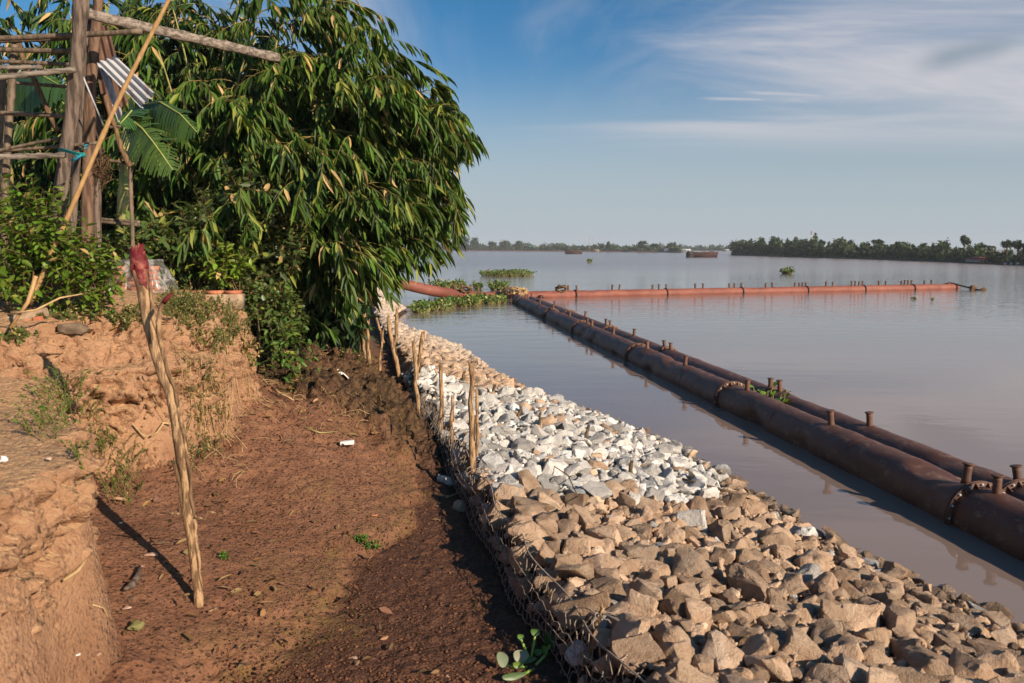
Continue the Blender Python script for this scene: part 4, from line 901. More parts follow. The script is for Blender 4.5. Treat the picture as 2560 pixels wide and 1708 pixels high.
def bamboo_back():
    root = thing('bamboo_clump', (-9.5, 19.0, gz(-9.5, 19.0)), 'darker tall bamboo clump behind the timber frame', 'bamboo')
    F = Foliage(33); rg = F.rg
    ell = [((120, 420), 18.5, (3.2, 1.6, 2.6), 300), ((330, 330), 18.5, (2.6, 1.6, 2.2), 260), ((420, 160), 18.5, (2.6, 1.4, 1.3), 130), ((200, 240), 19, (3.0, 1.4, 1.3), 110), ((60, 60), 18, (2.2, 1.4, .9), 60), ((330, 40), 18, (1.8, 1.4, .9), 60), ((440, 520), 18, (2.6, 1.4, 1.6), 200), ((560, 180), 19, (2.4, 1.4, 2.0), 170), ((250, 560), 18.5, (4.5, 1.2, 1.1), 200), ((620, 620), 18.5, (2.6, 1.2, 1.2), 170)]
    for (c, d, r, n) in ell:
        c3 = P(c[0], c[1], d)
        for k in range(n):
            p, v = rnd_ell(rg, tuple(c3), r); F.spray(p, rg.uniform(-3.1, 1.2), rg.uniform(.5, 1.0), rg.uniform(-.1, .4), rg.uniform(.3, .8), int(rg.integers(9, 14)), .40)
    F.finish('foliage', 'bamboo_leaf', root, (0.034, 0.070, 0.016), .30, .06, .05); F.tw.build('twigs', M['culm'], root)
    culms(root, [(-9.5 + 1.5 * rg.normal(), 19 + .5 * rg.normal()) for _ in range(14)], 8.0, 8, (.02, -.02))
bamboo_back()
def thicket():
    root = MB(); rg = np.random.default_rng(77)
    n = 15000; px = rg.uniform(-150, 960, n); py = 60 + 640 * rg.random(n) ** .75; low = rg.random(n) < .18; px = np.where(low, rg.uniform(600, 900, n), px); py = np.where(low, rg.uniform(690, 830, n), py); top = np.interp(px, [-150, 60, 180, 300, 420, 480, 700, 860, 960], [190, 200, 190, 215, 200, 130, 90, 200, 400]); k = py > top; px, py = px[k], py[k]; n = len(px)
    d = rg.uniform(20.5, 23, n); O = np.array([tuple(P(a, b, c)) for a, b, c in zip(px, py, d)]); D = rg.normal(0, 1, (n, 3)) + np.array([0, -.3, -.7])
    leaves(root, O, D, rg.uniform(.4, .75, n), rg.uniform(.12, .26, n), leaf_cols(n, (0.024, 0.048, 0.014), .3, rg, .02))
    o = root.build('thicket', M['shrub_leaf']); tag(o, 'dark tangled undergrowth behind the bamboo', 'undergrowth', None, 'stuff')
thicket()

# ---------------------------------------------------------------- shrubs, herbs, banana
def shrub(name, label, cat, blobs, base, leaf, wr, seed, mat='shrub_leaf', dry=.01, yel=.06, group=None, up=.5, stems=6, var=.25):
    rg = np.random.default_rng(seed); c0 = P(blobs[0][0], blobs[0][1], blobs[0][2]); gxy = (c0.x, c0.y); gzz = gz(*gxy)
    root = thing(name, (c0.x, c0.y, gzz), label, cat, group); O, D, tw = [], [], MB()
    for (bx, by, d, rx, rz, n) in blobs:
        c = np.array(P(bx, by, d)); rr = np.array([rx * d / FPX, rx * d / FPX * .75, rz * d / FPX])
        for k in range(n):                                              # shoots with paired leaves
            p, v = rnd_ell(rg, c, rr); ax = v * .6 + np.array([0, -.1, up + .3]) + rg.normal(0, .25, 3); ax /= np.linalg.norm(ax); ln = leaf * rg.uniform(1.6, 3.0); m = int(rg.integers(6, 11))
            tw.tube([tuple(p), tuple(p + ax * ln)], [.006, .003], 3, cap=False)
            t = np.linspace(.1, 1, m)[:, None]; o = p + ax * ln * t; a = np.arange(m) * 2.4 + rg.uniform(0, 6.28)
            s1 = np.cross(ax, [0.3, .2, 1]); s1 /= np.linalg.norm(s1); s2 = np.cross(ax, s1)
            O.append(o); D.append(s1 * np.cos(a)[:, None] + s2 * np.sin(a)[:, None] + ax * rg.uniform(.2, .9, (m, 1)) + np.array([0, 0, -.25]))
    O = np.vstack(O); D = np.vstack(D); n = len(O); L = leaf * rg.uniform(.6, 1.15, n); mb = MB()
    leaves(mb, O, D, L, L * wr, leaf_cols(n, base, var, rg, dry, yel=yel), tmpl=OV_V, roll=.4, seed=seed); mb.build('foliage', M[mat], root); tw.build('twigs', M['bark'], root)
    for k in range(stems):
        bx, by, d, rx, rz, n = blobs[k % len(blobs)]; e = P(bx + rg.normal(0, rx * .5), by - rz * .2 * rg.random(), d); b = Vector((e.x + rg.normal(0, .1), e.y + .05, gz(e.x, e.y) - .03)); mid = (b + e) / 2 + Vector((rg.normal(0, .06), 0, .05)); s1 = MB(); s1.tube([b, mid, e], [.014, .010, .005], 5); s1.build('stem', M['bark'], root)
    return root
LIME = (0.095, 0.165, 0.020)
shrub('leafy_shrub', 'bright green leafy shrub at the left edge in front of the timber frame', 'shrub', [(60, 590, 9.35, 85, 85, 80), (20, 690, 9.3, 55, 75, 44), (110, 540, 9.4, 38, 38, 18), (40, 745, 9.3, 60, 40, 20)], (0.11, 0.18, 0.02), .125, .42, 1, stems=2)
shrub('leafy_shrub', 'bright green leafy shrub right of the main timber post', 'shrub', [(215, 685, 9.5, 68, 55, 72), (170, 650, 9.4, 36, 36, 20), (250, 735, 9.5, 36, 36, 24), (190, 755, 9.5, 60, 28, 22)], (0.11, 0.18, 0.02), .12, .42, 2, stems=2)
shrub('glossy_shrub', 'dark glossy shrub with reddish shoots under the bamboo', 'shrub', [(560, 610, 13.6, 90, 80, 90), (640, 560, 13.8, 70, 90, 80), (690, 650, 13.6, 70, 70, 70), (600, 680, 13.4, 80, 40, 50)], (0.060, 0.085, 0.026), .21, .42, 3, dry=.05, yel=.10)
shrub('glossy_shrub', 'low glossy shrub with bright tips behind the wrapped bricks', 'shrub', [(330, 640, 12.6, 60, 30, 36), (440, 660, 12.8, 60, 55, 60), (480, 640, 12.9, 60, 60, 50)], (0.070, 0.110, 0.028), .20, .38, 4, yel=.08)
shrub('yellow_bush', 'small yellow green bush beside the low brick wall', 'shrub', [(575, 680, 12.6, 28, 45, 34), (560, 700, 12.5, 30, 25, 20)], (0.14, 0.20, 0.022), .15, .40, 5)
shrub('creeper', 'leafy creeper tumbling down the bank below the bamboo', 'creeper', [(660, 770, 13.2, 60, 55, 90), (720, 800, 13.6, 50, 50, 60), (620, 760, 12.8, 30, 40, 40)], (0.085, 0.125, 0.030), .10, .6, 6, yel=.05)
shrub('sapling', 'small upright sapling on the grassy scarp under the bamboo', 'sapling', [(715, 885, 12.9, 26, 38, 16), (735, 870, 12.9, 22, 15, 7), (690, 920, 12.8, 20, 25, 9), (735, 945, 12.8, 16, 22, 6)], (0.085, 0.15, 0.03), .19, .36, 7, stems=4)
shrub('sapling', 'thin drooping sapling with pale leaves at the scarp foot', 'sapling', [(745, 1010, 12.6, 10, 25, 7), (738, 1050, 12.5, 9, 22, 7)], (0.16, 0.17, 0.05), .16, .33, 8, stems=2, dry=.15)
def herb(name, label, blobs, seed, base=(0.085, 0.125, 0.026), leaf=.026, tall=.30, dry=.12, stuff=False):
    rg = np.random.default_rng(seed); mb, tw = MB(), MB(); O, D = [], []; c0 = None
    for (bx, by, rx, ry, n) in blobs:
        for k in range(n):
            a = rg.uniform(0, 6.28); q = rg.random() ** .6; p = hit(bx + rx * q * math.cos(a), by + ry * q * math.sin(a), 4, 30)
            if c0 is None: c0 = p.copy()
            ax = Vector((rg.normal(0, .45), rg.normal(-.1, .45), 1)).normalized(); ln = tall * rg.uniform(.5, 1.3); e = p + ax * ln + Vector((0, 0, -.25 * ln)); mid = p + ax * ln * .6
            tw.tube([p, mid, e], [.0035, .0028, .0015], 3, cap=False); m = int(rg.integers(16, 30)); t = rg.uniform(.1, 1, m)[:, None]; P0, P1, P2 = map(np.array, (tuple(p), tuple(mid), tuple(e)))
            O.append(P0 * (1 - t) ** 2 + P1 * 2 * t * (1 - t) + P2 * t * t); D.append(rg.normal(0, 1, (m, 3)) + np.array([0, 0, .3]))
    O = np.vstack(O); D = np.vstack(D); n = len(O); L = leaf * rg.uniform(.6, 1.4, n)
    root = thing(name, tuple(c0), label, 'weed')
    leaves(mb, O, D, L, L * .45, leaf_cols(n, base, .25, rg, dry, yel=.06), tmpl=OV_V, seed=seed); tw.n and None; mb.v += tw.v; mb.q += [q + mb.n for q in tw.q]; mb.c += [c * np.array((.30, .22, .08)) for c in tw.c]; mb.n += tw.n; mb.build('foliage', M['herb'], root)
herb('weed_patch', 'feathery green weeds along the bluff edge right of the red-topped pole', [(500, 800, 80, 50, 190), (540, 850, 55, 40, 110), (450, 770, 45, 35, 70), (590, 810, 40, 40, 50)], 1, tall=.30)
herb('weed_patch', 'trailing weeds hanging down the clay face beside the pole', [(505, 990, 55, 80, 50), (520, 1090, 45, 70, 46), (475, 1150, 40, 50, 22)], 2, (0.075, 0.105, 0.03), .024, .32, .3)
herb('weed_patch', 'soft green weed tuft sprouting on the left bluff face', [(150, 1000, 60, 40, 44), (120, 1075, 60, 40, 34), (195, 1050, 45, 45, 30)], 3, (0.085, 0.15, 0.02), .022, .36, .05)
herb('weed_patch', 'green weeds in the gully between the two clay bluffs', [(265, 1170, 70, 50, 50), (310, 1235, 50, 40, 30), (230, 1130, 45, 30, 24)], 4, (0.075, 0.125, 0.02), .022, .32, .10)
herb('weed_patch', 'sparse low weeds on the sandy ground below the green shrubs', [(200, 790, 90, 20, 50), (60, 850, 50, 15, 20), (320, 800, 50, 30, 40)], 5, (0.085, 0.12, 0.03), .04, .14, .25)
herb('weed_patch', 'tiny green sprouts on the open mud slope', [(905, 1355, 12, 6, 10), (930, 1370, 18, 8, 10), (560, 1396, 8, 6, 6)], 6, (0.08, 0.16, 0.02), .03, .07, .0)
herb('weed_patch', 'dry matted grass on the scarp above the dark slumped soil', [(650, 880, 40, 60, 80), (780, 850, 60, 40, 90), (700, 830, 60, 30, 70), (860, 870, 40, 40, 50)], 7, (0.12, 0.10, 0.035), .06, .22, .55)
herb('weed_patch', 'small green plants under the far stakes', [(905, 900, 25, 18, 30), (870, 880, 20, 15, 20)], 8, (0.08, 0.14, 0.02), .08, .14, .0)
def dry_roots():
    rg = np.random.default_rng(4); mb = MB()
    for k in range(170):
        px, py = (rg.uniform(430, 640), rg.uniform(930, 1200)) if k < 60 else (rg.uniform(690, 1010), rg.uniform(840, 1080)) if k < 150 else (rg.uniform(560, 680), rg.uniform(880, 1000))
        p = hit(px, py); a = rg.uniform(0, 6.28); ln = rg.uniform(.1, .4); pts = []
        for j in range(5):
            q = p + Vector((math.cos(a) * ln * j / 4 + rg.normal(0, .02), math.sin(a) * ln * j / 4 + rg.normal(0, .02), 0)); q.z = gz(q.x, q.y) + .05 + .04 * math.sin(j * .8); pts.append(q)
        mb.tube(pts, .004, 3, cap=False)
    tag(mb.build('dry_roots', M['straw']), 'pale dry roots and straw strewn over the slumped soil', 'roots', None, 'stuff')
dry_roots()
def banana_leaf(root, mid, w, colr, fold=.35, name='leaf', rib=True, seed=0):
    rg = np.random.default_rng(seed); pts = []
    for i in range(len(mid) - 1):
        for k in range(8): pts.append(mid[i].lerp(mid[i + 1], k / 8))
    pts.append(mid[-1]); n = len(pts); mb = MB()
    for i in range(n - 1):                                              # torn ribbons each side of the midrib
        f = i / (n - 1); t = (pts[i + 1] - pts[i]); ww = w * (math.sin(math.pi * min(1, f * .9 + .1)) ** .6)
        s = t.cross(Vector((0, -1, .3))).normalized()
        for sg in (-1, 1):
            dr = Vector((0, 0, -fold * ww * rg.uniform(.7, 1.3))) + t.normalized() * ww * .35
            a, b = pts[i], pts[i] + t * rg.uniform(.8, 1.0); m1 = s * sg * ww * .5 + dr * .35; m2 = s * sg * ww * rg.uniform(.85, 1.05) + dr
            mb.add([tuple(a), tuple(b), tuple(b + m1), tuple(a + m1), tuple(b + m2), tuple(a + m2)], [(0, 1, 2, 3), (3, 2, 4, 5)], None, np.array(colr) * rg.uniform(.8, 1.2))
    o = mb.build(name, M['shrub_leaf'], root)
    if rib: r = MB(); r.tube(pts, list(np.linspace(.02, .005, n)), 5, col=(1, 1, 1)); r.build('midrib', M['rib'], o)
M['rib'] = noisy('pale_midrib', (0.30, 0.32, 0.08), (0.38, 0.40, 0.12), 8, 0.5)
def banana():
    b = P(300, 690, 13.0); root = thing('banana_plant', (b.x, b.y, gz(b.x, b.y)), 'banana plant with torn drooping leaves behind the corrugated sheets', 'banana plant')
    s = MB(); s.tube([(b.x, b.y, gz(b.x, b.y)), P(310, 500, 13), P(318, 320, 13)], [.12, .10, .06], 12); s.build('trunk', M['culm'], root, True)
    G1 = (0.05, 0.10, 0.024)
    banana_leaf(root, [P(318, 320, 12.6), P(352, 262, 12.2), P(400, 255, 11.8), P(450, 285, 11.5), P(492, 330, 11.4)], .26, G1, .9, seed=1)
    banana_leaf(root, [P(318, 320, 12.6), P(326, 298, 11.8), P(356, 322, 11.4), P(384, 357, 11.1), P(408, 390, 11), P(432, 425, 11)], .30, (0.07, 0.125, 0.026), .5, seed=2)
    banana_leaf(root, [P(318, 340, 12.6), P(335, 270, 12.0), P(318, 290, 11.6), P(300, 310, 11.5)], .28, (0.05, 0.12, 0.03), .2, seed=3)
    banana_leaf(root, [P(200, 640, 12.8), P(190, 590, 12), P(188, 560, 11.8), P(184, 530, 11.8)], .24, (0.12, 0.20, 0.04), .2, seed=4)
    b2 = P(20, 640, 14.0); root = thing('banana_plant', (b2.x, b2.y, gz(b2.x, b2.y)), 'banana plant partly hidden behind the rails of the timber frame', 'banana plant')
    s = MB(); s.tube([(b2.x, b2.y, gz(b2.x, b2.y)), P(15, 400, 14), P(10, 250, 14)], [.12, .10, .06], 12); s.build('trunk', M['culm'], root, True)
    banana_leaf(root, [P(10, 250, 14), P(40, 190, 13.5), P(100, 185, 13), P(170, 225, 12.6)], .34, (0.06, 0.13, 0.03), .8, seed=5)
    banana_leaf(root, [P(10, 250, 14), P(60, 200, 13.5), P(120, 215, 13), P(160, 260, 12.8)], .3, (0.05, 0.11, 0.03), .6, seed=6)
    banana_leaf(root, [P(10, 250, 14), P(-60, 180, 13.5), P(-140, 230, 13)], .3, (0.06, 0.13, 0.03), .6, seed=7)
banana()

# ---------------------------------------------------------------- the derelict timber frame
def frame():
    root = thing('timber_frame', tuple(P(128, 750, 9.8)), 'derelict timber and bamboo frame with rails at the left edge', 'frame')
    def post(line, rp, d, mat, name='post', wob=.12, n=14, sink=.4, seed=0):
        pts = [P(x, y, d) for x, y in line]; fine = []
        for i in range(len(pts) - 1):
            for k in range(5): fine.append(pts[i].lerp(pts[i + 1], k / 5))
        fine.append(pts[-1]); fine.append(pts[-1] - Vector((0, 0, sink)))
        rr = list(np.interp(np.linspace(0, 1, len(fine)), np.linspace(0, 1, len(rp)), rp) * d / FPX); MB().tube(fine, rr, n, wob=wob, seed=seed).build(name, M[mat], root, True)
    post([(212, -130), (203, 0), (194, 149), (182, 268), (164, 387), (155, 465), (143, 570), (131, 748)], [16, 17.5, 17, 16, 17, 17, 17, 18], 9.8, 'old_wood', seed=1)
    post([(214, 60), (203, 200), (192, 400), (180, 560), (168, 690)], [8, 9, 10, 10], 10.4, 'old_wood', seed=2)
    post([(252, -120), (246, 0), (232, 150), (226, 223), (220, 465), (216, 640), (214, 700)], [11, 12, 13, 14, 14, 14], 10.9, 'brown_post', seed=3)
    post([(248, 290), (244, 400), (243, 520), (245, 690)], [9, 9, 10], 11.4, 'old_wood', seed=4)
    def bamboo_post(line, rpx, d, name='bamboo_post'):
        pts = [P(x, y, d) for x, y in line]; fine, rr = [], []
        for i in range(len(pts) - 1):
            for k in range(12): fine.append(pts[i].lerp(pts[i + 1], k / 12)); rr.append(rpx * d / FPX * (1.14 if k % 6 == 0 else 1.0))
        fine.append(pts[-1]); rr.append(rr[-1]); MB().tube(fine, rr, 10).build(name, M['grey_cane'], root, True)
    bamboo_post([(36, 112), (28, 240), (17, 380), (12, 465), (12, 640), (12, 720)], 8.5, 10.6)
    bamboo_post([(6, 195), (5, 400), (3, 640), (3, 720)], 8, 11.0)
    bamboo_post([(325, 408), (327, 480), (331, 560), (333, 690)], 5, 11.2)
    rails = [((-80, 99), (180, 90), (355, 78), 6.5, 10.2), ((-80, 122), (80, 127), (185, 128), 6, 10.3), ((-80, 150), (60, 156), (185, 162), 4.8, 10.4), ((-60, 203), (80, 208), (215, 222), 4, 11.2), ((-80, 279), (60, 285), (170, 291), 5, 10.2), ((-60, 390), (60, 362), (146, 347), 4.2, 10.1), ((-60, 380), (60, 376), (250, 357), 4, 10.3), ((24, 529), (180, 542), (350, 556), 3.8, 11.6), ((24, 536), (180, 549), (350, 563), 3.8, 11.55), ((245, 322), (270, 318), (302, 316), 4, 11.1), ((262, 400), (300, 405), (336, 411), 4, 11.15), ((-80, 104), (60, 103), (172, 96), 4.5, 10.35)]
    for (a, b, c, r, d) in rails:
        pts = []; 
        for k in range(13):
            f = k / 12; x = a[0] * (1 - f) ** 2 + 2 * b[0] * f * (1 - f) + c[0] * f * f; y = a[1] * (1 - f) ** 2 + 2 * b[1] * f * (1 - f) + c[1] * f * f; pts.append(P(x, y, d))
        MB().tube(pts, [r * d / FPX * (1.12 if k % 4 == 0 else 1) for k in range(13)], 8).build('rail', M['grey_cane'], root, True)
    def plank(a, b, d0, d1, h0, th, name, mat='beam_wood'):
        p0, p1 = P(*a, d0), P(*b, d1); m = 24; V = []; X = (p1 - p0).normalized(); up = (Vector((0, 0, 1)) - X * X.z).normalized(); Y = up.cross(X)
        for k in range(m + 1):
            f = k / m; c = p0.lerp(p1, f); h = h0 * d0 / FPX * (1 - .06 * f) + .006 * math.sin(k * 2.3); w = th + .003 * math.sin(k * 1.7)
            for e, g in ((-1, -1), (1, -1), (1, 1), (-1, 1)): V.append(c + Y * e * w + up * g * h + up * .004 * math.sin(k * 1.1 + g))
        Q = [(i * 4 + j, i * 4 + (j + 1) % 4, i * 4 + 4 + (j + 1) % 4, i * 4 + 4 + j) for i in range(m) for j in range(4)] + [(3, 2, 1, 0), (m * 4, m * 4 + 1, m * 4 + 2, m * 4 + 3)]
        mb = MB(); mb.add([tuple(v) for v in V], Q); return mb.build(name, M[mat], root)
    plank((180, 26), (698, 146), 10.06, 11.6, 11.5, .035, 'beam')
    plank((-60, 199), (190, 174), 9.55, 9.62, 6.5, .02, 'plank', 'beam_wood'); plank((-60, 168), (106, 169), 9.7, 9.75, 5, .018, 'plank'); plank((-60, 394), (165, 388), 9.5, 9.55, 6.5, .02, 'plank')
    def branch(line, rp, d):
        pts = [P(x, y, d) for x, y in line]; fine = []
        for i in range(len(pts) - 1):
            for k in range(4): fine.append(pts[i].lerp(pts[i + 1], k / 4))
        fine.append(pts[-1]); MB().tube(fine, rp * d / FPX, 8, wob=.3, seed=int(line[0][0])).build('crooked_brace', M['bark'], root, True)
    branch([(262, 235), (268, 262), (276, 290), (286, 313), (294, 340), (301, 366), (312, 392), (325, 417)], 6, 11.1)
    branch([(45, 110), (62, 160), (83, 194), (97, 225), (110, 253), (125, 290), (145, 328)], 6, 11.0)
    n = MB(); rnd = random.Random(6)
    for (x, y, d) in ((625, 128, 11.32), (640, 133, 11.37), (215, 45, 10.13)): p = P(x, y, d - .06); n.tube([p, p + Vector((.01, -.06, .01))], .006, 5)
    n.build('nails', M['rust'], root)
    # things hung on or leant against it
    def sheet(corners, d, waves, amp, mat, label, name='corrugated_sheet'):
        a, b, c, e = [P(x, y, q) for (x, y), q in zip(corners, d)]; nu, nv = waves * 8, 14; V = []; nrm = (b - a).cross(e - a).normalized()
        for j in range(nv + 1):
            for i in range(nu + 1):
                u, v = i / nu, j / nv; p = a.lerp(b, u).lerp(e.lerp(c, u), v); p += nrm * (amp * math.sin(u * waves * 2 * math.pi) + .05 * math.sin(v * 2.6 + u)); 
                if j == nv: p += (c - b) * .03 * math.sin(i * 1.3)
                V.append(p)
        V2 = V + [p + nrm * .003 for p in V]; N1 = len(V)
        Q = [(j * (nu + 1) + i, j * (nu + 1) + i + 1, (j + 1) * (nu + 1) + i + 1, (j + 1) * (nu + 1) + i) for j in range(nv) for i in range(nu)]; Q += [(q[3] + N1, q[2] + N1, q[1] + N1, q[0] + N1) for q in Q]
        mb = MB(); mb.add([tuple(p) for p in V2], Q); tag(mb.build(name, M[mat], None, True), label, 'metal sheet', 'corrugated sheets on the frame')
    sheet([(241, 157), (284, 136), (391, 236), (348, 266)], (10.5, 10.5, 10.2, 10.2), 3, .022, 'zinc', 'bent pale corrugated sheet hanging out behind the bamboo pole')
    sheet([(243, 160), (262, 168), (308, 287), (293, 302)], (10.7, 10.7, 10.5, 10.5), 1, .02, 'zinc', 'narrow rust-edged sheet strip hanging below the pale bent sheet')
    sheet([(216, 45), (272, 66), (322, 262), (262, 292)], (11.05, 11.15, 11.2, 11.1), 3, .025, 'zinc_rust', 'dark rusted corrugated sheet upright behind the main timber post')
    st = MB(); st.box((P(207, 190, 9.9) + P(258, 312, 10.2)) / 2, ((P(207, 190, 9.9) - P(258, 312, 10.2)).length, .008, .022), P(258, 312, 10.2) - P(207, 190, 9.9)); tag(st.build('metal_strip', M['zinc'], None), 'thin pale metal strip dangling beside the main timber post', 'metal strip')
    # the long leaning bamboo pole and its tie
    p0, p1, p2 = P(432, -20, 9.2), P(295, 250, 9.25), P(75, 760, 9.3); pts, rr = [], []
    for k in range(49):
        f = k / 48; pts.append(p0 * (1 - f) ** 2 + p1 * 2 * f * (1 - f) + p2 * f * f if False else (p0.lerp(p1, f * 2) if f < .5 else p1.lerp(p2, f * 2 - 1))); rr.append((4.6 + 1.3 * f) * 9.2 / FPX * (1.22 if k % 7 == 0 else 1))
    for _ in range(25): pts = [pts[0]] + [(pts[i - 1] + pts[i] * 2 + pts[i + 1]) / 4 for i in range(1, 48)] + [pts[-1]]
    t = thing('bamboo_pole', tuple(p2), 'long yellow bamboo pole leaning across the timber post', 'pole'); MB().tube(pts, rr, 10).build('cane', M['cane'], t, True)
    rp = thing('twine_tie', tuple(P(200, 385, 9.2)), 'teal and blue twine tying the bamboo pole to the post', 'twine')
    mb = MB(); 
    for k in range(3): mb.tube([P(146, 371 + k * 3, 9.72), P(165, 374 + k * 3, 9.55), P(190, 382 + k * 2, 9.2), P(212, 384 + k * 3, 9.12), P(214, 392, 9.2), P(196, 391 + k, 9.15), P(184, 386, 9.2)], .007, 5)
    mb.build('teal_strand', M['rope_teal'], rp, True); mb = MB()
    for k in range(9): mb.tube([P(205 + rnd.uniform(-5, 5), 386, 9.1), P(190 + rnd.uniform(-10, 6), 395 + rnd.uniform(-3, 5), 9.1), P(176 + rnd.uniform(-4, 14), 404 + rnd.uniform(-4, 6), 9.12)], .005, 4)
    mb.tube([P(208, 365, 9.12), P(218, 362, 9.14), P(221, 368, 9.2), P(210, 372, 9.12)], .007, 5); mb.build('blue_strand', M['rope_blue'], rp, True)
    nb = MB()
    for k in range(90):
        c = P(253 + rnd.gauss(0, 9), 425 + rnd.gauss(0, 18), 10.9); pp = [c + Vector((rnd.gauss(0, .05), rnd.gauss(0, .04), rnd.gauss(0, .06))) for _ in range(4)]; nb.tube(pp, .004, 3)
    tag(nb.build('dry_bundle', M['bark']), 'dry brown bundle of twigs hanging behind the timber posts', 'twig bundle')
    # planks stacked on the ground by the post
    bench = thing('low_bench', tuple(P(70, 740, 9.9)), 'low plank bench in shade behind the left shrub', 'bench')
    mb = MB(); 
    for k in range(4): mb.box(P(70, 705 + k * 2, 10.0 + k * .14), (.9, .12, .03), (1, .1, 0))
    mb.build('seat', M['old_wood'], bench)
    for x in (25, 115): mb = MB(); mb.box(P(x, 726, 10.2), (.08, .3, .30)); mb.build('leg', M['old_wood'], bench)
    def stick(px, r, lab, mat='straw'): 
        mb = MB(); mb.tube(px, r, 7); tag(mb.build('stick', M[mat], None, True), lab, 'stick')
    stick([P(90, 690, 8.5), P(70, 755, 8.5), P(25, 820, 8.4)], [.022, .022, .012], 'pale bamboo stick slanting down through the left shrub', 'cane')
    stick([P(20, 785, 8.4), P(90, 775, 8.4), P(150, 745, 8.6), P(205, 735, 8.7)], [.010, .012, .010, .006], 'curved dry branch lying below the left shrub')
frame()

# ---------------------------------------------------------------- bricks, plastic, debris
def bricks():
    root = thing('brick_stack', tuple(P(345, 740, 11.3)), 'stack of red bricks wrapped under clear plastic', 'bricks')
    rnd = random.Random(4); base = P(345, 742, 11.3)
    def brick(c, a=0.0, s=(.21, .10, .065)):
        mb = MB(); mb.box(c, s, (math.cos(a), math.sin(a), 0), col=np.array((1, 1, 1)) * rnd.uniform(.75, 1.1)); mb.build('brick', M['brick'], root)
    for j in range(6):
        for i in range(3 if j < 5 else 3): brick(base + Vector((-.26 + i * .225 + (j % 2) * .02, rnd.gauss(0, .008), .04 + j * .072)), rnd.gauss(0, .03))
    c = base + Vector((-.03, 0, 0)); n = 30; V = []
    for j in range(n + 1):
        for i in range(n + 1):
            u, v = i / n * 2 - 1, j / n * 2 - 1; q = max(abs(u), abs(v)); x = c.x + u * .52 * (1 + .1 * v); y = c.y - .02 + v * .36
            inn = q < .62; zz = c.z + (.50 if inn else .50 - (q - .62) / .38 * .52 + .0)
            w = .018 * math.sin(9 * math.atan2(v, u) + 5 * q) * (q > .5) + .010 * math.sin(23 * math.atan2(v, u)) * (q > .55) + .012 * rnd.gauss(0, 1)
            fl = 1 + w * 3; V.append(((x - c.x) * fl + c.x, (y - c.y) * fl + c.y - .01, zz + .03 * rnd.random()))
    mb = MB(); mb.add(V, [(j * (n + 1) + i, j * (n + 1) + i + 1, (j + 1) * (n + 1) + i + 1, (j + 1) * (n + 1) + i) for j in range(n) for i in range(n)]); tag(mb.build('plastic_sheet', M['plastic'], None, True), 'crumpled clear plastic sheet draped over the brick stack', 'plastic sheet')
    a, b = P(425, 740, 11.9), P(607, 740, 11.9); w = thing('low_wall', tuple((a + b) / 2), 'low mortared brick wall with an orange brick rim under the shrubs', 'wall'); L = (b - a).length
    mb = MB(); mb.box((a + b) / 2 + Vector((0, 0, -.08)), (L, .2, .22), b - a); mb.build('wall_body', M['plaster'], w)
    for k in range(int(L / .23)): mb = MB(); mb.box(a.lerp(b, (k + .5) / int(L / .23)) + Vector((0, 0, .058 + rnd.gauss(0, .004))), (.215, .205 + rnd.gauss(0, .004), .05), b - a, col=np.array((1, 1, 1)) * rnd.uniform(.6, 1.1)); mb.build('brick', M['brick'], w)
    a, b = P(-60, 822, 8.9), P(112, 782, 9.3); w = thing('brick_kerb', tuple((a + b) / 2), 'old mortared brick kerb at the left edge beneath the shrub', 'kerb'); L = (b - a).length
    mb = MB(); mb.box((a + b) / 2 + Vector((0, .06, .0)), (L, .22, .12), b - a); mb.build('mortar_top', M['plaster'], w)
    for k in range(int(L / .12)): mb = MB(); mb.box(a.lerp(b, (k + .5) / int(L / .12)) + Vector((0, -.01, -.085)), (.1, .24, .13), b - a, col=np.array((1, 1, 1)) * rnd.uniform(.6, 1.1)); mb.build('brick', M['brick'], w)
bricks()
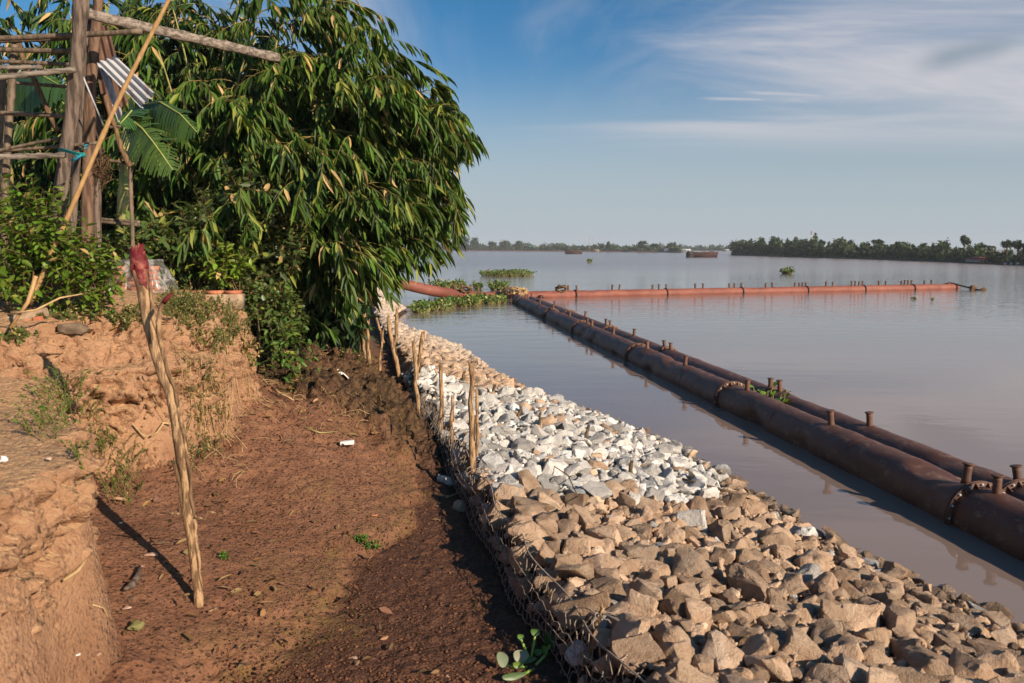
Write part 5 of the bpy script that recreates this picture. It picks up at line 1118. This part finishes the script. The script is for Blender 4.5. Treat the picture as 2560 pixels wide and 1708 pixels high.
def debris():
    def lump(px, py, s, mat, label, cat, q=0, stretch=(1, 1, 1), dz=.1, name='shard', rot=0.0):
        V, T = ROCKS_HI[q % len(ROCKS_HI)]; p = hit(px, py); c, sn = math.cos(rot), math.sin(rot); W = V * np.array(stretch) * s; W = np.stack([W[:, 0] * c - W[:, 1] * sn, W[:, 0] * sn + W[:, 1] * c, W[:, 2]], -1)
        mb = MB(); mb.add(W + np.array(p) + np.array([0, 0, s * dz]), None, T); tag(mb.build(name, M[mat], None, True), label, cat)
    lump(184, 838, .40, 'clod', 'dark broken concrete chunk half buried in the sand', 'chunk', 2, (1, .8, .8), .12, 'concrete_chunk')
    lump(377, 1392, .13, 'shard', 'pinkish broken pot shard on the mud below the dark flake', 'shard', 1, (1, .9, .35), .15, 'pot_shard', .3)
    lump(401, 1368, .14, 'wet_wood', 'dark flat flake standing beside the pinkish shard', 'flake', 4, (1.1, .5, .25), .3, 'bark_flake', .6)
    lump(354, 1420, .06, 'shard', 'small orange pot shard below the pinkish one', 'shard', 6, (1, .6, .4), .2, 'pot_shard')
    lump(318, 1525, .09, 'shard', 'pale grey shell fragment in the line of litter', 'shell', 8, (1, .8, .4), .2, 'shell')
    lump(328, 1502, .10, 'clod', 'grey slate piece above the shell fragment', 'slate', 9, (.7, 1, .35), .2, 'slate_piece')
    lump(339, 1578, .17, 'olive_rag', 'crumpled olive rag at the foot of the clay bluff', 'rag', 10, (.7, .9, .7), .25, 'rag')
    lump(936, 1291, .075, 'brick', 'bright orange brick chip on the mud slope', 'brick chip', 12, (1.2, .6, .4), .15, 'brick_chip', .5)
    lump(883, 1652, .10, 'shard', 'smooth brown pebble on the dark mud near the bottom edge', 'pebble', 13, (1.2, .6, .45), .1, 'pebble')
    lump(1122, 1692, .06, 'shard', 'little stone on the dark mud in front of the water hyacinth', 'pebble', 14, (1, .8, .6), .1, 'pebble')
    lump(10, 1160, .06, 'white_thing', 'white shell on the shelf at the left edge', 'shell', 15, (.8, .9, 1.6), .6, 'shell')
    lump(124, 1158, .042, 'shard', 'small cream shell on top of the near clay bluff', 'shell', 16, (1, 1, 1.1), .6, 'shell')
    lump(192, 1682, .10, 'white_thing', 'white plastic scrap at the bottom left under the bluff', 'scrap', 17, (1.1, .8, .35), .2, 'plastic_scrap')
    lump(247, 1658, .06, 'shard', 'pale curved chip beside the white plastic scrap', 'chip', 18, (.5, 1.1, .5), .2, 'chip')
    lump(302, 1310, .03, 'white_thing', 'tiny white pebble in the gully weeds', 'pebble', 19, (1, 1, .8), .4, 'pebble')
    mb = MB(); c = hit(868, 1116); mb.box(c + Vector((0, 0, .05)), (.19, .10, .05), (1, .08, .05)); bm = mb.build('foam_block', M['white_thing']); tag(bm, 'white foam block lying on the mud below the slump', 'foam block'); md = bm.modifiers.new('b', 'BEVEL'); md.width = .01; md.segments = 2
    c = hit(855, 948); V = []; rnd = random.Random(9)
    for j in range(5):
        for i in range(9): V.append((c.x - .28 + i * .07, c.y + (j - 2) * .05 + rnd.gauss(0, .012) + i * -.02, gz(c.x - .28 + i * .07, c.y) + .12 + .03 * math.sin(i * 1.3 + j) + rnd.gauss(0, .012)))
    mb = MB(); mb.add(V, [(j * 9 + i, j * 9 + i + 1, j * 9 + i + 10, j * 9 + i + 9) for j in range(4) for i in range(8)]); tag(mb.build('plastic_bag', M['white_thing'], None, True), 'crumpled white plastic bag on the dark slumped soil', 'bag')
    c = hit(905, 953); b2 = MB(); b2.box(c + Vector((-.3, 0, .13)), (.07, .03, .02), (1, .2, .1)); 
    def twig(line, r, mat, label, lift=.03, name='twig'):
        pts = [hit(x, y) + Vector((0, 0, lift)) for x, y in line]; mb = MB(); mb.tube(pts, r, 6); tag(mb.build(name, M[mat], None, True), label, 'twig')
    twig([(350, 1430), (345, 1455), (330, 1480), (312, 1488)], [.012, .03, .035, .012], 'old_wood', 'curved grey bark piece in the line of litter', .05, 'bark_piece')
    twig([(234, 1545), (262, 1575), (292, 1600)], .006, 'straw', 'yellow straw stalk leaning off the clay bluff', .02)
    twig([(160, 1480), (195, 1462), (222, 1450)], [.010, .014, .006], 'straw', 'brown stick poking out of the near bluff face', .05)
    twig([(548, 1525), (520, 1535)], [.010, .012], 'stake', 'short pale wood chip at the foot of the pole', .02)
    twig([(378, 1108), (395, 1100), (412, 1098), (430, 1112)], [.010, .014, .014, .012], 'straw', 'curved root sticking out of the clay face left of the pole', .08)
    twig([(335, 1096), (352, 1100), (367, 1107)], .009, 'straw', 'short root end in the middle of the clay face', .05)
    twig([(680, 978), (700, 992), (718, 1000), (735, 1010)], [.022, .018, .014, .008], 'straw', 'pale bare root curling out of the scarp', .05)
    twig([(762, 1075), (800, 1088), (845, 1085)], [.008, .010, .005], 'culm', 'green vine stem lying on the mud ledge', .03)
    twig([(830, 850), (850, 858), (875, 872)], [.018, .018, .008], 'stake', 'pale curved branch on the slope under the bamboo', .06)
    twig([(1100, 1245), (1125, 1246)], .010, 'straw', 'straw stalk lying flat in the muddy trench', .03)
    twig([(1115, 1256), (1140, 1246), (1160, 1236)], .007, 'straw', 'thin straw leaning on the wire mesh in the trench', .06)
    twig([(95, 895), (130, 892), (160, 890), (185, 905)], .008, 'bark', 'dark creeping twig on the sandy terrace', .02)
    twig([(270, 860), (277, 885), (280, 910)], .006, 'bark', 'thin dark twig on the sand left of the pole', .02)
    twig([(1705, 1222), (1745, 1235), (1790, 1246), (1830, 1262), (1870, 1275), (1905, 1300)], [.02, .022, .024, .026, .03, .03], 'wet_wood', 'dark driftwood branch lying across rocks at the water edge', .16, 'driftwood')
    twig([(1385, 1200), (1420, 1225), (1435, 1260), (1450, 1290)], [.006, .008, .008, .004], 'bark', 'dry root strand trailing over the upper tan rocks', .2)
debris()
def mud_clods():
    rg = np.random.default_rng(12); mb = MB()
    for k in range(2600):
        px, py = rg.uniform(560, 1240), 1708 - 520 * rg.random() ** 1.6
        X, Y = None, None; p = hit(px, py, 4, 16) if k % 1 == 0 else None
        if p.x > np.interp(p.y, TREN[:, 1], TREN[:, 0]) - .05: continue
        s = .012 + .028 * rg.random() ** 3; V, T = ROCKS_LO[k % len(ROCKS_LO)]; mb.add(V * s + np.array(p) + np.array([0, 0, .008]), None, T, (1, 1, 1))
    o = mb.build('mud_crumbs', M['clodmud']); tag(o, 'loose crumbs of brown mud scattered over the slope', 'mud crumbs', None, 'stuff')
M['clodmud'] = noisy('mud_crumb', (0.10, 0.045, 0.024), (0.20, 0.09, 0.045), 6, 0.9)
mud_clods()

def leaf_litter():
    rg = np.random.default_rng(31); mb = MB(); O, D = [], []
    for k in range(420):
        px, py = (rg.uniform(640, 1010), rg.uniform(850, 1120)) if k < 200 else (rg.uniform(260, 700), rg.uniform(1180, 1640)) if k < 300 else (rg.uniform(60, 620), rg.uniform(770, 960)) if k < 360 else (rg.uniform(560, 1150), rg.uniform(1150, 1690))
        p = hit(px, py, 4, 30); O.append(tuple(p + Vector((0, 0, .035)))); a = rg.uniform(0, 6.28); D.append((math.cos(a), math.sin(a), rg.normal(.1, .25)))
    n = len(O); L = rg.uniform(.05, .16, n); leaves(mb, O, D, L, L * rg.uniform(.16, .4, n), leaf_cols(n, (0.26, 0.155, 0.075), .35, rg), tmpl=OV_V, seed=3)
    tag(mb.build('leaf_litter', M['herb']), 'dry fallen leaves and chips littering the mud slope', 'leaf litter', None, 'stuff')
leaf_litter()

# ---------------------------------------------------------------- water hyacinth
def hyacinth(label, pts, seed, h=.35, leaf=.13, base=(0.085, 0.145, 0.025), name='water_hyacinth'):
    rg = np.random.default_rng(seed); O, D, L = [], [], []; st = MB()
    for (x, y, n, rx, ry) in pts:
        for k in range(n):
            a = rg.uniform(0, 6.28); q = math.sqrt(rg.random()); p = np.array([x + rx * q * math.cos(a), y + ry * q * math.sin(a), 0.0]); m = int(rg.integers(4, 7)); hh = h * rg.uniform(.35, 1.15)
            for j in range(m):
                b = rg.uniform(0, 6.28); out = np.array([math.cos(b), math.sin(b), 0]); e = p + out * hh * .45 + np.array([0, 0, hh * rg.uniform(.35, 1)])
                O.append(e); D.append(out * .7 + np.array([0, 0, rg.uniform(-.1, 1.0)])); L.append(leaf * rg.uniform(.7, 1.25)); st.tube([tuple(p), tuple((p + e) / 2 + out * hh * .1), tuple(e)], [leaf * .07, leaf * .10, leaf * .05], 4, cap=False)
    O = np.array(O); D = np.array(D); L = np.array(L); root = thing(name, (pts[0][0], pts[0][1], 0), label, 'water plant', 'floating water hyacinth')
    mb = MB(); leaves(mb, O, D, L, L * .75, leaf_cols(len(O), base, .28, rg, .03, yel=.10), tmpl=OV_V, seed=seed, roll=.7); mb.build('foliage', M['shrub_leaf'], root); st.build('stalks', M['culm'], root)
def hy(a, b, yy, n, ry):
    p, q = G(a, yy), G(b, yy); return (p.x + q.x) / 2, (p.y + q.y) / 2, n, abs(q.x - p.x) / 2, ry
hyacinth('large floating mat of water hyacinth out on the open river', [hy(1205, 1330, 690, 190, 2.6), hy(1240, 1335, 688, 60, 2)], 1, .75, .30)
hyacinth('long band of water hyacinth gathered against the red pipeline', [hy(1035, 1130, 772, 130, 2.0), hy(1090, 1200, 762, 200, 2.5), hy(1170, 1265, 756, 170, 2.4), hy(1030, 1075, 780, 50, 1.2)], 2, .46, .21)
hyacinth('water hyacinth clump behind the rising end of the red pipeline', [hy(1080, 1160, 722, 90, 2.0)], 3, .75, .28)
hyacinth('tiny hyacinth patch between two larger clumps behind the red pipe', [hy(1183, 1203, 723, 18, 1.0)], 4, .6, .26)
hyacinth('hyacinth clump with one tall shoot behind the pipeline junction', [hy(1225, 1266, 725, 42, 1.4)], 5, .8, .28)
hyacinth('single hyacinth tuft drifting far out right of the barges', [hy(1955, 1978, 685, 26, 1.4)], 6, .95, .36)
hyacinth('little speck of hyacinth drifting below the small barge', [hy(1468, 1476, 657, 9, 2)], 7, .9, .5)
hyacinth('low floating weed near the free end of the red pipeline', [hy(2280, 2294, 748, 5, .4), hy(2322, 2335, 749, 3, .3)], 8, .12, .14)
def pipe_plant():
    f = (19.3 - A1.y) / (B1.y - A1.y); p = A1.lerp(B1, f) + side * .56; hyacinth('bright hyacinth tuft wedged between the two brown pipelines', [(p.x, p.y, 9, .10, .5)], 9, .52, .15, (0.13, 0.21, 0.03))
pipe_plant()
def shore_hyacinth():
    c = hit(1325, 1640); root = thing('water_hyacinth', tuple(c), 'stranded water hyacinth with broad leaves in the trench by the wire mesh', 'water plant'); d = c.y
    def lf(px, py, w, h, col, dd=0, tilt=(0.2, -.6, .7)):
        p = P(px, py, min(d + dd, hit(px, py + h).y - .06)); n = Vector(tilt).normalized(); X = n.cross(Vector((0, 0, 1))).normalized(); Yv = X.cross(n); m = 14; V = [tuple(p)]
        for k in range(m): a = 2 * math.pi * k / m; V.append(tuple(p + X * math.cos(a) * w * d / FPX + Yv * math.sin(a) * h * d / FPX * (1 + .15 * math.cos(a)) + n * .012 * math.cos(2 * a)))
        mb = MB(); mb.add(V, None, [(0, 1 + k, 1 + (k + 1) % m) for k in range(m)], col); mb.build('leaf', M['shrub_leaf'], root, True)
    for a in ((1256, 1648, 15, 20, (.20, .24, .14)), (1302, 1640, 20, 17, (.30, .30, .20), .05), (1338, 1580, 13, 10, (.07, .15, .03)), (1302, 1592, 10, 8, (.10, .20, .03)), (1375, 1600, 19, 22, (.05, .12, .02), .1), (1318, 1650, 26, 8, (.09, .15, .04)), (1285, 1690, 32, 9, (.10, .16, .06)), (1345, 1630, 12, 9, (.10, .18, .03)), (1362, 1625, 9, 14, (.13, .22, .02)), (1295, 1662, 14, 9, (.13, .2, .03))): lf(*a)
    for (a, b, e) in (((1338, 1585), (1335, 1610), (1328, 1645)), ((1302, 1596), (1312, 1622), (1325, 1650)), ((1256, 1660), (1280, 1668), (1318, 1668)), ((1375, 1612), (1362, 1640), (1340, 1662)), ((1262, 1698), (1300, 1690), (1335, 1672))):
        mb = MB(); mb.tube([P(*q_, min(d, hit(*q_).y - .05)) for q_ in (a, b, e)], [.008, .013, .011], 7, col=(1.0, 1.5, .9)); mb.build('stalk', M['culm'], root, True)
shore_hyacinth()

# ---------------------------------------------------------------- far shores
def far_bank(name, pts, h, w, col, label):
    V = []; n = len(pts)
    for (x, y) in pts: V.append((x, y, -.4))
    for i, (x, y) in enumerate(pts): V.append((x + w[0] * .02, y + w[1] * .02, h))
    for (x, y) in pts: V.append((x + w[0], y + w[1], h * 1.2))
    mb = MB(); mb.add(V, [(j * n + i, j * n + i + 1, (j + 1) * n + i + 1, (j + 1) * n + i) for j in range(2) for i in range(n - 1)], None, col); o = mb.build(name, M['paint']); o['kind'] = 'structure'; o['label'] = label
def gl(L): return [(G(x, y).x, G(x, y).y) for x, y in L]
BR = gl([(1832, 638.0), (1900, 640), (2000, 643.5), (2120, 647), (2245, 651), (2400, 657), (2560, 664), (2700, 671), (2900, 684)])
BL = gl([(700, 624), (850, 625), (1061, 626.3), (1300, 628.5), (1500, 630), (1660, 631.6), (1700, 632.4)])
BF = gl([(1640, 626.5), (1760, 627), (1850, 627.5), (1960, 628)])
far_bank('right_bank', BR, .5, (90, 60), (.10, .075, .04), 'low green river bank on the right'); far_bank('left_bank', BL, 1.0, (30, 120), (.26, .13, .08), 'far reddish river bank on the left'); far_bank('distant_bank', BF, 1.0, (0, 80), (.12, .11, .08), 'most distant low bank in the river gap')
def far_line(line, n, dep, px_h, base, leaf, seed, label, var=.28):
    rg = np.random.default_rng(seed); mb = MB(); line = np.array(line); s = rg.uniform(0, len(line) - 1.001, n); i = s.astype(int); f = (s - i)[:, None]; p = line[i] * (1 - f) + line[i + 1] * f
    dist = np.hypot(p[:, 0], p[:, 1]); back = rg.random(n) * dep; dirv = p / dist[:, None]; q = p + dirv * (back + .015 * dist)[:, None]
    key = np.stack([s * 9, np.zeros(n), back * .02], -1); top = px_h * (0.72 + .42 * fbm(key, 3, seed) ) * (0.55 + .45 * np.clip(back / dep * 2.2, 0, 1)); zz = np.clip(rg.random(n) ** .8, .02, 1) * np.maximum(top, px_h * .25) * dist / FPX
    O = np.column_stack([q, zz + .2]); D = rg.normal(0, 1, (n, 3)); L = leaf * dist / FPX * rg.uniform(.6, 1.4, n)
    tint = leaf_cols(n, base, var * .5, rg, .0, yel=0.0); cl = 1 + .5 * fbm(np.stack([s * 30, zz * .15, back * .05], -1), 2, seed + 5); tint = np.clip(tint * cl[:, None], .005, .5)
    leaves(mb, O, D, L, L * .7, tint, tmpl=OV_V, seed=seed); o = mb.build('tree_line', M['far_leaf']); tag(o, label, 'tree line', None, 'stuff')
far_line(BR, 32000, 26, 45, (0.040, 0.062, 0.018), 6.0, 1, 'dense dark riverside trees along the right bank'); far_line(BR, 5000, 5, 11, (0.085, 0.125, 0.025), 5, 2, 'bright green reeds at the foot of the right bank')
far_line(BL, 22000, 60, 21, (0.042, 0.062, 0.022), 4.5, 3, 'hazy line of trees along the far left bank'); far_line(BF, 5000, 80, 16, (0.045, 0.065, 0.03), 4, 4, 'palest tree line in the gap of the river')
def far_tree(px, by, ty, hw, d, label, seed, kind='round', group='single trees over the far tree lines', cat='tree'):
    rg = np.random.default_rng(seed); b = P(px, by, d); t = P(px, ty, d); u = d / FPX; H = t.z - b.z; root = thing('far_tree' if kind != 'palm' else 'palm_tree', (b.x, b.y, 0.3), label, cat, group)
    tr = MB(); tr.tube([(b.x, b.y, .2), (b.x + .02 * H, b.y, b.z + H * .5), (b.x, b.y, t.z - H * .08)], [hw * u * .12 + .1, hw * u * .09 + .05, .06], 6); tr.build('trunk', M['bark'], root)
    O, D = [], []
    if kind == 'palm':
        for k in range(13):
            a = rg.uniform(0, 6.28); ln = hw * u * rg.uniform(.8, 1.1); el = rg.uniform(-.1, .9)
            for j in range(26):
                f = j / 25; c = np.array([t.x + math.cos(a) * ln * f, t.y + math.sin(a) * ln * f, t.z - .1 * H + ln * (el * f - .9 * f * f)]); O.append(c); D.append(np.array([rg.normal(0, .5), rg.normal(0, .5), -1]))
        L = np.full(len(O), hw * u * .35); wr = .22
    else:
        nc = {'round': 12, 'slim': 9, 'flat': 10, 'pair': 14}[kind]
        for k in range(nc):
            if kind == 'slim': c = np.array([b.x + rg.normal(0, .25) * hw * u, b.y, b.z + H * rg.uniform(.2, .93)]); rr = hw * u * rg.uniform(.4, .7)
            elif kind == 'flat': c = np.array([b.x + rg.uniform(-.9, .9) * hw * u, b.y, t.z - H * rg.choice([.04, .15, .28])]); rr = hw * u * .32
            else: v = rg.normal(0, .45, 3); c = np.array([b.x + v[0] * hw * u, b.y + v[1] * hw * u, b.z + H * (.62 + .3 * np.clip(v[2], -1, .95))]); rr = hw * u * rg.uniform(.3, .5)
            m = 130
            for q in range(m): v = rg.normal(0, .5, 3) * (np.array([1, 1, .35]) if kind == 'flat' else 1); O.append(c + v * rr); D.append(rg.normal(0, 1, 3))
        L = rg.uniform(2.2, 4.2, len(O)) * u; wr = .7
    O = np.array(O); D = np.array(D); mb = MB(); leaves(mb, O, D, L, L * wr, leaf_cols(len(O), (0.032, 0.052, 0.016), .35, rg), tmpl=OV_V, seed=seed); mb.build('crown', M['far_leaf'], root)
FT = [(1842, 640, 600, 22, 430, 'broad tree at the left tip of the right bank', 'round'), (1880, 640, 598, 26, 425, 'tall full tree second from the left tip of the right bank', 'round'), (1955, 644, 606, 18, 380, 'rounded tree before the slim trees of the right bank', 'round'), (1989, 630, 592, 6, 370, 'very slim dark tree left of the radio mast', 'slim'), (2003, 632, 599, 9, 370, 'pointed tree just right of the slimmest one', 'slim'), (2030, 634, 611, 9, 360, 'small round tree under the radio mast', 'round'), (2054, 625, 601, 8, 350, 'lollipop tree right of the radio mast', 'round'), (2096, 622, 608, 6, 340, 'little dark round tree on the skyline', 'round'), (2126, 626, 601, 7, 330, 'slim pointed tree standing alone over the skyline', 'slim'), (2190, 622, 600, 12, 300, 'flat layered tree with bare tiers', 'flat'), (2206, 630, 607, 14, 300, 'low dark tree beside the flat layered one', 'round'), (2238, 632, 613, 12, 290, 'bushy tree with feathery top in mid right bank', 'flat'), (2410, 622, 588, 12, 225, 'tall loose tree, highest on the right bank', 'round'), (2517, 624, 600, 12, 200, 'ragged tall tree near the right edge', 'round'), (2545, 628, 602, 14, 195, 'round dark tree closest to the right edge', 'round'), (1604, 628, 604, 9, 690, 'tallest clump on the far left bank', 'round'), (1633, 626, 612, 10, 680, 'thin sparse tree near the end of the left bank', 'flat'), (1520, 626, 607, 4, 720, 'small dark tree on the middle of the left bank', 'slim'), (1161, 626, 595, 12, 1010, 'tall twin trees nearest the bamboo on the left bank', 'slim'), (1186, 626, 597, 12, 1000, 'broad hazy tree beside the twin trees', 'round'), (1262, 626, 602, 12, 960, 'hazy round tree behind the sand heap', 'round'), (1295, 626, 605, 10, 940, 'hazy dark tree right of the sand heap', 'round'), (1230, 626, 604, 10, 960, 'hazy low tree left of the sand heap', 'round')]
for k, (px, by, ty, hw, d, lab, kd) in enumerate(FT): far_tree(px, by, ty, hw, d, lab, 50 + k, kd)
far_tree(2461, 640, 610, 12, 215, 'feathery palm rising over the right bank, the bigger palm', 91, 'palm', 'palms on the right bank', 'palm'); far_tree(2480, 640, 613, 10, 212, 'smaller palm right of the feathery big palm', 92, 'palm', 'palms on the right bank', 'palm')
def mast(px, by, ty, d, label, w, lattice=True):
    b, t = P(px, by, d), P(px, ty, d); root = thing('radio_mast', (b.x, b.y, .3), label, 'mast'); H = t.z - .3; n = 18
    for k in range(6):
        mb = MB(); z0, z1 = .3 + H * k / 6, .3 + H * (k + 1) / 6
        for a in range(3):
            an = a * 2.09; o = Vector((math.cos(an) * w, math.sin(an) * w, 0)); mb.tube([Vector((b.x, b.y, z0)) + o, Vector((b.x, b.y, z1)) + o], w * .35, 4)
            for q in range(3): f0, f1 = q / 3, (q + 1) / 3; o2 = Vector((math.cos(an + 2.09) * w, math.sin(an + 2.09) * w, 0)); mb.tube([Vector((b.x, b.y, z0 + (z1 - z0) * f0)) + o, Vector((b.x, b.y, z0 + (z1 - z0) * f1)) + o2], w * .2, 3)
        mb2 = mb.build('mast_section', M['paint'], root); c = (.45, .10, .08) if k % 2 else (.6, .6, .6)
        at = mb2.data.color_attributes['Col']; at.data.foreach_set('color', np.tile(np.array([*c, 1.0], np.float32), len(mb2.data.vertices)))
mast(2026, 640, 577, 360, 'red and white lattice radio mast over the right bank', .22); mast(1473, 626, 594, 760, 'thin grey mast on the left bank, left of two', .22); mast(1481, 626, 594, 770, 'thin grey mast on the left bank, right of two', .16)
def barge(px0, px1, yb, yt, label, cabin, rake):
    p0, p1 = G(px0, yb), G(px1, yb); d = p0.y; u = d / FPX; L = p1.x - p0.x; H = (yb - yt) * u * .8; W = L * .22; root = thing('river_barge', ((p0.x + p1.x) / 2, d, 0), label, 'barge', 'sand barges on the river')
    x0, x1 = p0.x, p1.x; n = 20; V = []
    prof = [(x0 + .03 * L, -.4), (x1 - rake * L * 1.6, -.4), (x1 - rake * L, .2), (x1, H * 1.06), (x1 - .02 * L, H * 1.06), (x0 + .3 * L, H * .96), (x0, H)]
    for yy in (d - W / 2, d + W / 2):
        for (x, z) in prof: V.append((x, yy, z))
    m = len(prof); mb = MB(); mb.add(V, [(i, (i + 1) % m, m + (i + 1) % m, m + i) for i in range(m)], [(0, i + 1, i) for i in range(1, m - 1)] + [(m, m + i, m + i + 1) for i in range(1, m - 1)]); mb.build('hull', M['barge'], root)
    mb = MB()
    for k in range(14): mb.box((x0 + L * (.06 + .86 * k / 13), d - W / 2 - .04, H * .55), (L * .012, .12, H * .75))
    mb.box(((x0 + x1) / 2, d - W / 2 - .05, H * .97), (L * .9, .2, H * .10)); mb.build('hull_ribs', M['rust'], root)
    mb = MB(); rnd = random.Random(int(px0))
    for k in range(10): mb.box((x0 + L * rnd.uniform(.1, .95), d, H * 1.02), (L * .05, W * .5, H * rnd.uniform(.1, .3)))
    mb.build('deck_gear', M['rust'], root)
    if cabin:
        t = thing('tug_boat', (x0 - .06 * L, d - 1, 0), 'small dark tug tied at the stern of the larger barge', 'boat'); mb = MB()
        V = []; pr = [(x0 - .03 * L, -.3), (x0 + .17 * L, -.3), (x0 + .19 * L, H * .45), (x0 - .055 * L, H * .4)]
        for yy in (d - W * .5 - 1.6, d - W * .5 - .1):
            for (x, z) in pr: V.append((x, yy, z))
        mb.add(V, [(0, 1, 2, 3), (7, 6, 5, 4), (0, 4, 5, 1), (1, 5, 6, 2), (2, 6, 7, 3), (3, 7, 4, 0)]); mb.build('hull', M['black'], t)
        mb = MB(); mb.box((x0 + .07 * L, d - W * .5 - .9, H * .75), (.16 * L, 1.2, H * .7)); mb.build('cabin', M['barge_dark'], t); mb = MB(); mb.box((x0 + .07 * L, d - W * .5 - .9, H * 1.14), (.19 * L, 1.5, H * .08)); mb.build('roof', M['black'], t)
        mb = MB(); mb.box((x0 + .165 * L, d - W * .5 - 1.72, H * .4), (.014 * L, .1, H * .2)); mb.build('red_fender', M['red_paint'], t)
M['barge'] = rust_mat('rusted_hull', (0.026, 0.009, 0.008), (0.042, 0.014, 0.011), (0.02, 0.011, 0.009)); M['barge_dark'] = noisy('dark_cabin_paint', (0.03, 0.03, 0.03), (0.06, 0.055, 0.05), 3)
barge(1412, 1456, 635, 624.5, 'short rusty barge anchored in the middle of the river', False, .03); barge(1716, 1794, 643.6, 627.5, 'long rusty barge before the gap in the banks', True, .04)
def far_bits():
    d = 900; p = G(1270, 627.5); u = p.y / FPX; rg = np.random.default_rng(3)
    for k, (px, w, h, lab) in enumerate(((1262, 13, 11, 'bigger pale sand heap on the far left bank'), (1277, 10, 8, 'smaller sand heap right of the bigger one'))):
        c = P(px, 628, p.y - 2); n = 20; V = [(c.x, c.y, .3 + h * u)]; 
        for j, f in enumerate((.3, .65, 1.0)):
            for i in range(n): a = 2 * math.pi * i / n; rr = w * u * f * (1 + .1 * rg.normal()); V.append((c.x + math.cos(a) * rr, c.y + math.sin(a) * rr * .6, .1 + h * u * (1 - f) * 1.0 + .1))
        T = [(0, 1 + i, 1 + (i + 1) % n) for i in range(n)]; Q = [(1 + j * n + i, 1 + (j + 1) * n + i, 1 + (j + 1) * n + (i + 1) % n, 1 + j * n + (i + 1) % n) for j in range(2) for i in range(n)]
        mb = MB(); mb.add(V, Q, T); tag(mb.build('sand_heap', M['sand'], None, True), lab, 'sand heap', 'dredged sand heaps')
    c = G(1330, 628.2); u = c.y / FPX; t = thing('dredger_boat', tuple(c), 'bright blue dredger moored at the far left bank', 'boat')
    mb = MB(); mb.box((c.x, c.y, 1.2), (31 * u, 5, 2.4), col=(.06, .30, .42)); mb.build('hull', M['paint'], t)
    for x, w, h in ((-8, 9, 3.2), (4, 12, 2.2)): mb = MB(); mb.box((c.x + x * u, c.y, 2.4 + h / 2), (w * u, 4, h), col=(.10, .42, .55)); o = mb.build('cabin', M['paint'], t); r = MB(); r.box((c.x + x * u, c.y, 2.5 + h), (w * u * 1.1, 4.6, .4), col=(.5, .55, .58)); r.build('roof', M['paint'], o)
    mb = MB(); mb.tube([(c.x + 6 * u, c.y - 2, 3), (c.x + 18 * u, c.y - 2, 5.4)], .35, 6, col=(.6, .45, .15)); mb.build('boom', M['paint'], t)
    def house(px, yb, w, h, wall, roof, lab, name='shore_house', dz=0):
        c = G(px, yb); u = c.y / FPX; t = thing(name, tuple(c), lab, 'house'); W, Hh, D = w * u, h * u, 6
        mb = MB(); mb.box((c.x, c.y, .3 + Hh * .3), (W, D, Hh * .6), col=wall); mb.build('wall', M['paint'], t)
        V = [(c.x - W * .58, c.y - D * .6, .3 + Hh * .58), (c.x + W * .58, c.y - D * .6, .3 + Hh * .58), (c.x + W * .58, c.y + D * .6, .3 + Hh * .58), (c.x - W * .58, c.y + D * .6, .3 + Hh * .58), (c.x - W * .45, c.y, .3 + Hh), (c.x + W * .45, c.y, .3 + Hh)]
        mb = MB(); mb.add(V, [(0, 1, 5, 4), (2, 3, 4, 5), (3, 2, 1, 0)], [(1, 2, 5), (3, 0, 4)], roof); mb.build('roof', M['paint'], t)
        for k in (-.28, .0, .28): mb = MB(); mb.box((c.x + W * k, c.y - D * .5 - .04, .3 + Hh * .3), (W * .13, .1, Hh * .28), col=(.03, .03, .035)); mb.build('window', M['paint'], t)
    house(1186, 626.8, 24, 12, (.12, .08, .07), (.50, .42, .38), 'dark shed with pale pinkish roof on the far left bank'); house(1490, 630, 14, 5, (.45, .38, .32), (.40, .25, .2), 'small low shed among trees of the left bank'); house(1667, 631.6, 14, 9, (.55, .55, .52), (.5, .5, .5), 'white shed at the end of the left bank'); house(1712, 629.5, 26, 6, (.4, .42, .44), (.55, .56, .57), 'pale boathouse in the distant river gap'); house(1815, 629.5, 12, 5, (.4, .4, .42), (.5, .5, .52), 'grey boathouse beside the tip of the right bank')
    house(2445, 659, 30, 13, (.35, .34, .32), (.20, .05, .045), 'floating house with a dark red roof by the right bank', 'floating_house'); 
    c = G(2530, 662.5); u = c.y / FPX; t = thing('fish_cage_raft', tuple(c), 'dark raft of fish cages with white drums at the right edge', 'raft'); mb = MB(); mb.box((c.x, c.y, .12), (70 * u, 3, .3), col=(.05, .045, .04)); mb.build('deck', M['paint'], t)
    for k in range(5): mb = MB(); x = c.x + (-28 + 13 * k + (k * 7) % 5) * u; mb.tube([(x, c.y - 1.6, .0), (x, c.y - 1.6, .55)], .28, 8, col=(.6, .6, .6)); mb.build('float_drum', M['paint'], t)
    mb = MB()
    for k in range(6): x = c.x + (-30 + 11 * k) * u; mb.tube([(x, c.y, .2), (x, c.y, 1.5)], .06, 4, col=(.06, .05, .04))
    mb.box((c.x, c.y, 1.5), (60 * u, 2.4, .08), col=(.05, .05, .05)); mb.build('shelter', M['paint'], t)
far_bits()

# ---------------------------------------------------------------- haze
def haze():
    mb = MB(); mb.box((0, 1080, 14.5), (2840, 2300, 35)); m, nt = new_mat('river_haze'); out = nt.nodes.new('ShaderNodeOutputMaterial'); v = nt.nodes.new('ShaderNodeVolumePrincipled')
    v.inputs['Color'].default_value = (0.86, 0.90, 0.97, 1); v.inputs['Density'].default_value = 0.0002; v.inputs['Anisotropy'].default_value = 0.0; nt.links.new(v.outputs[0], out.inputs['Volume'])
    o = mb.build('haze', m); o['kind'] = 'stuff'; o['label'] = 'thin pale haze over the river'
haze()
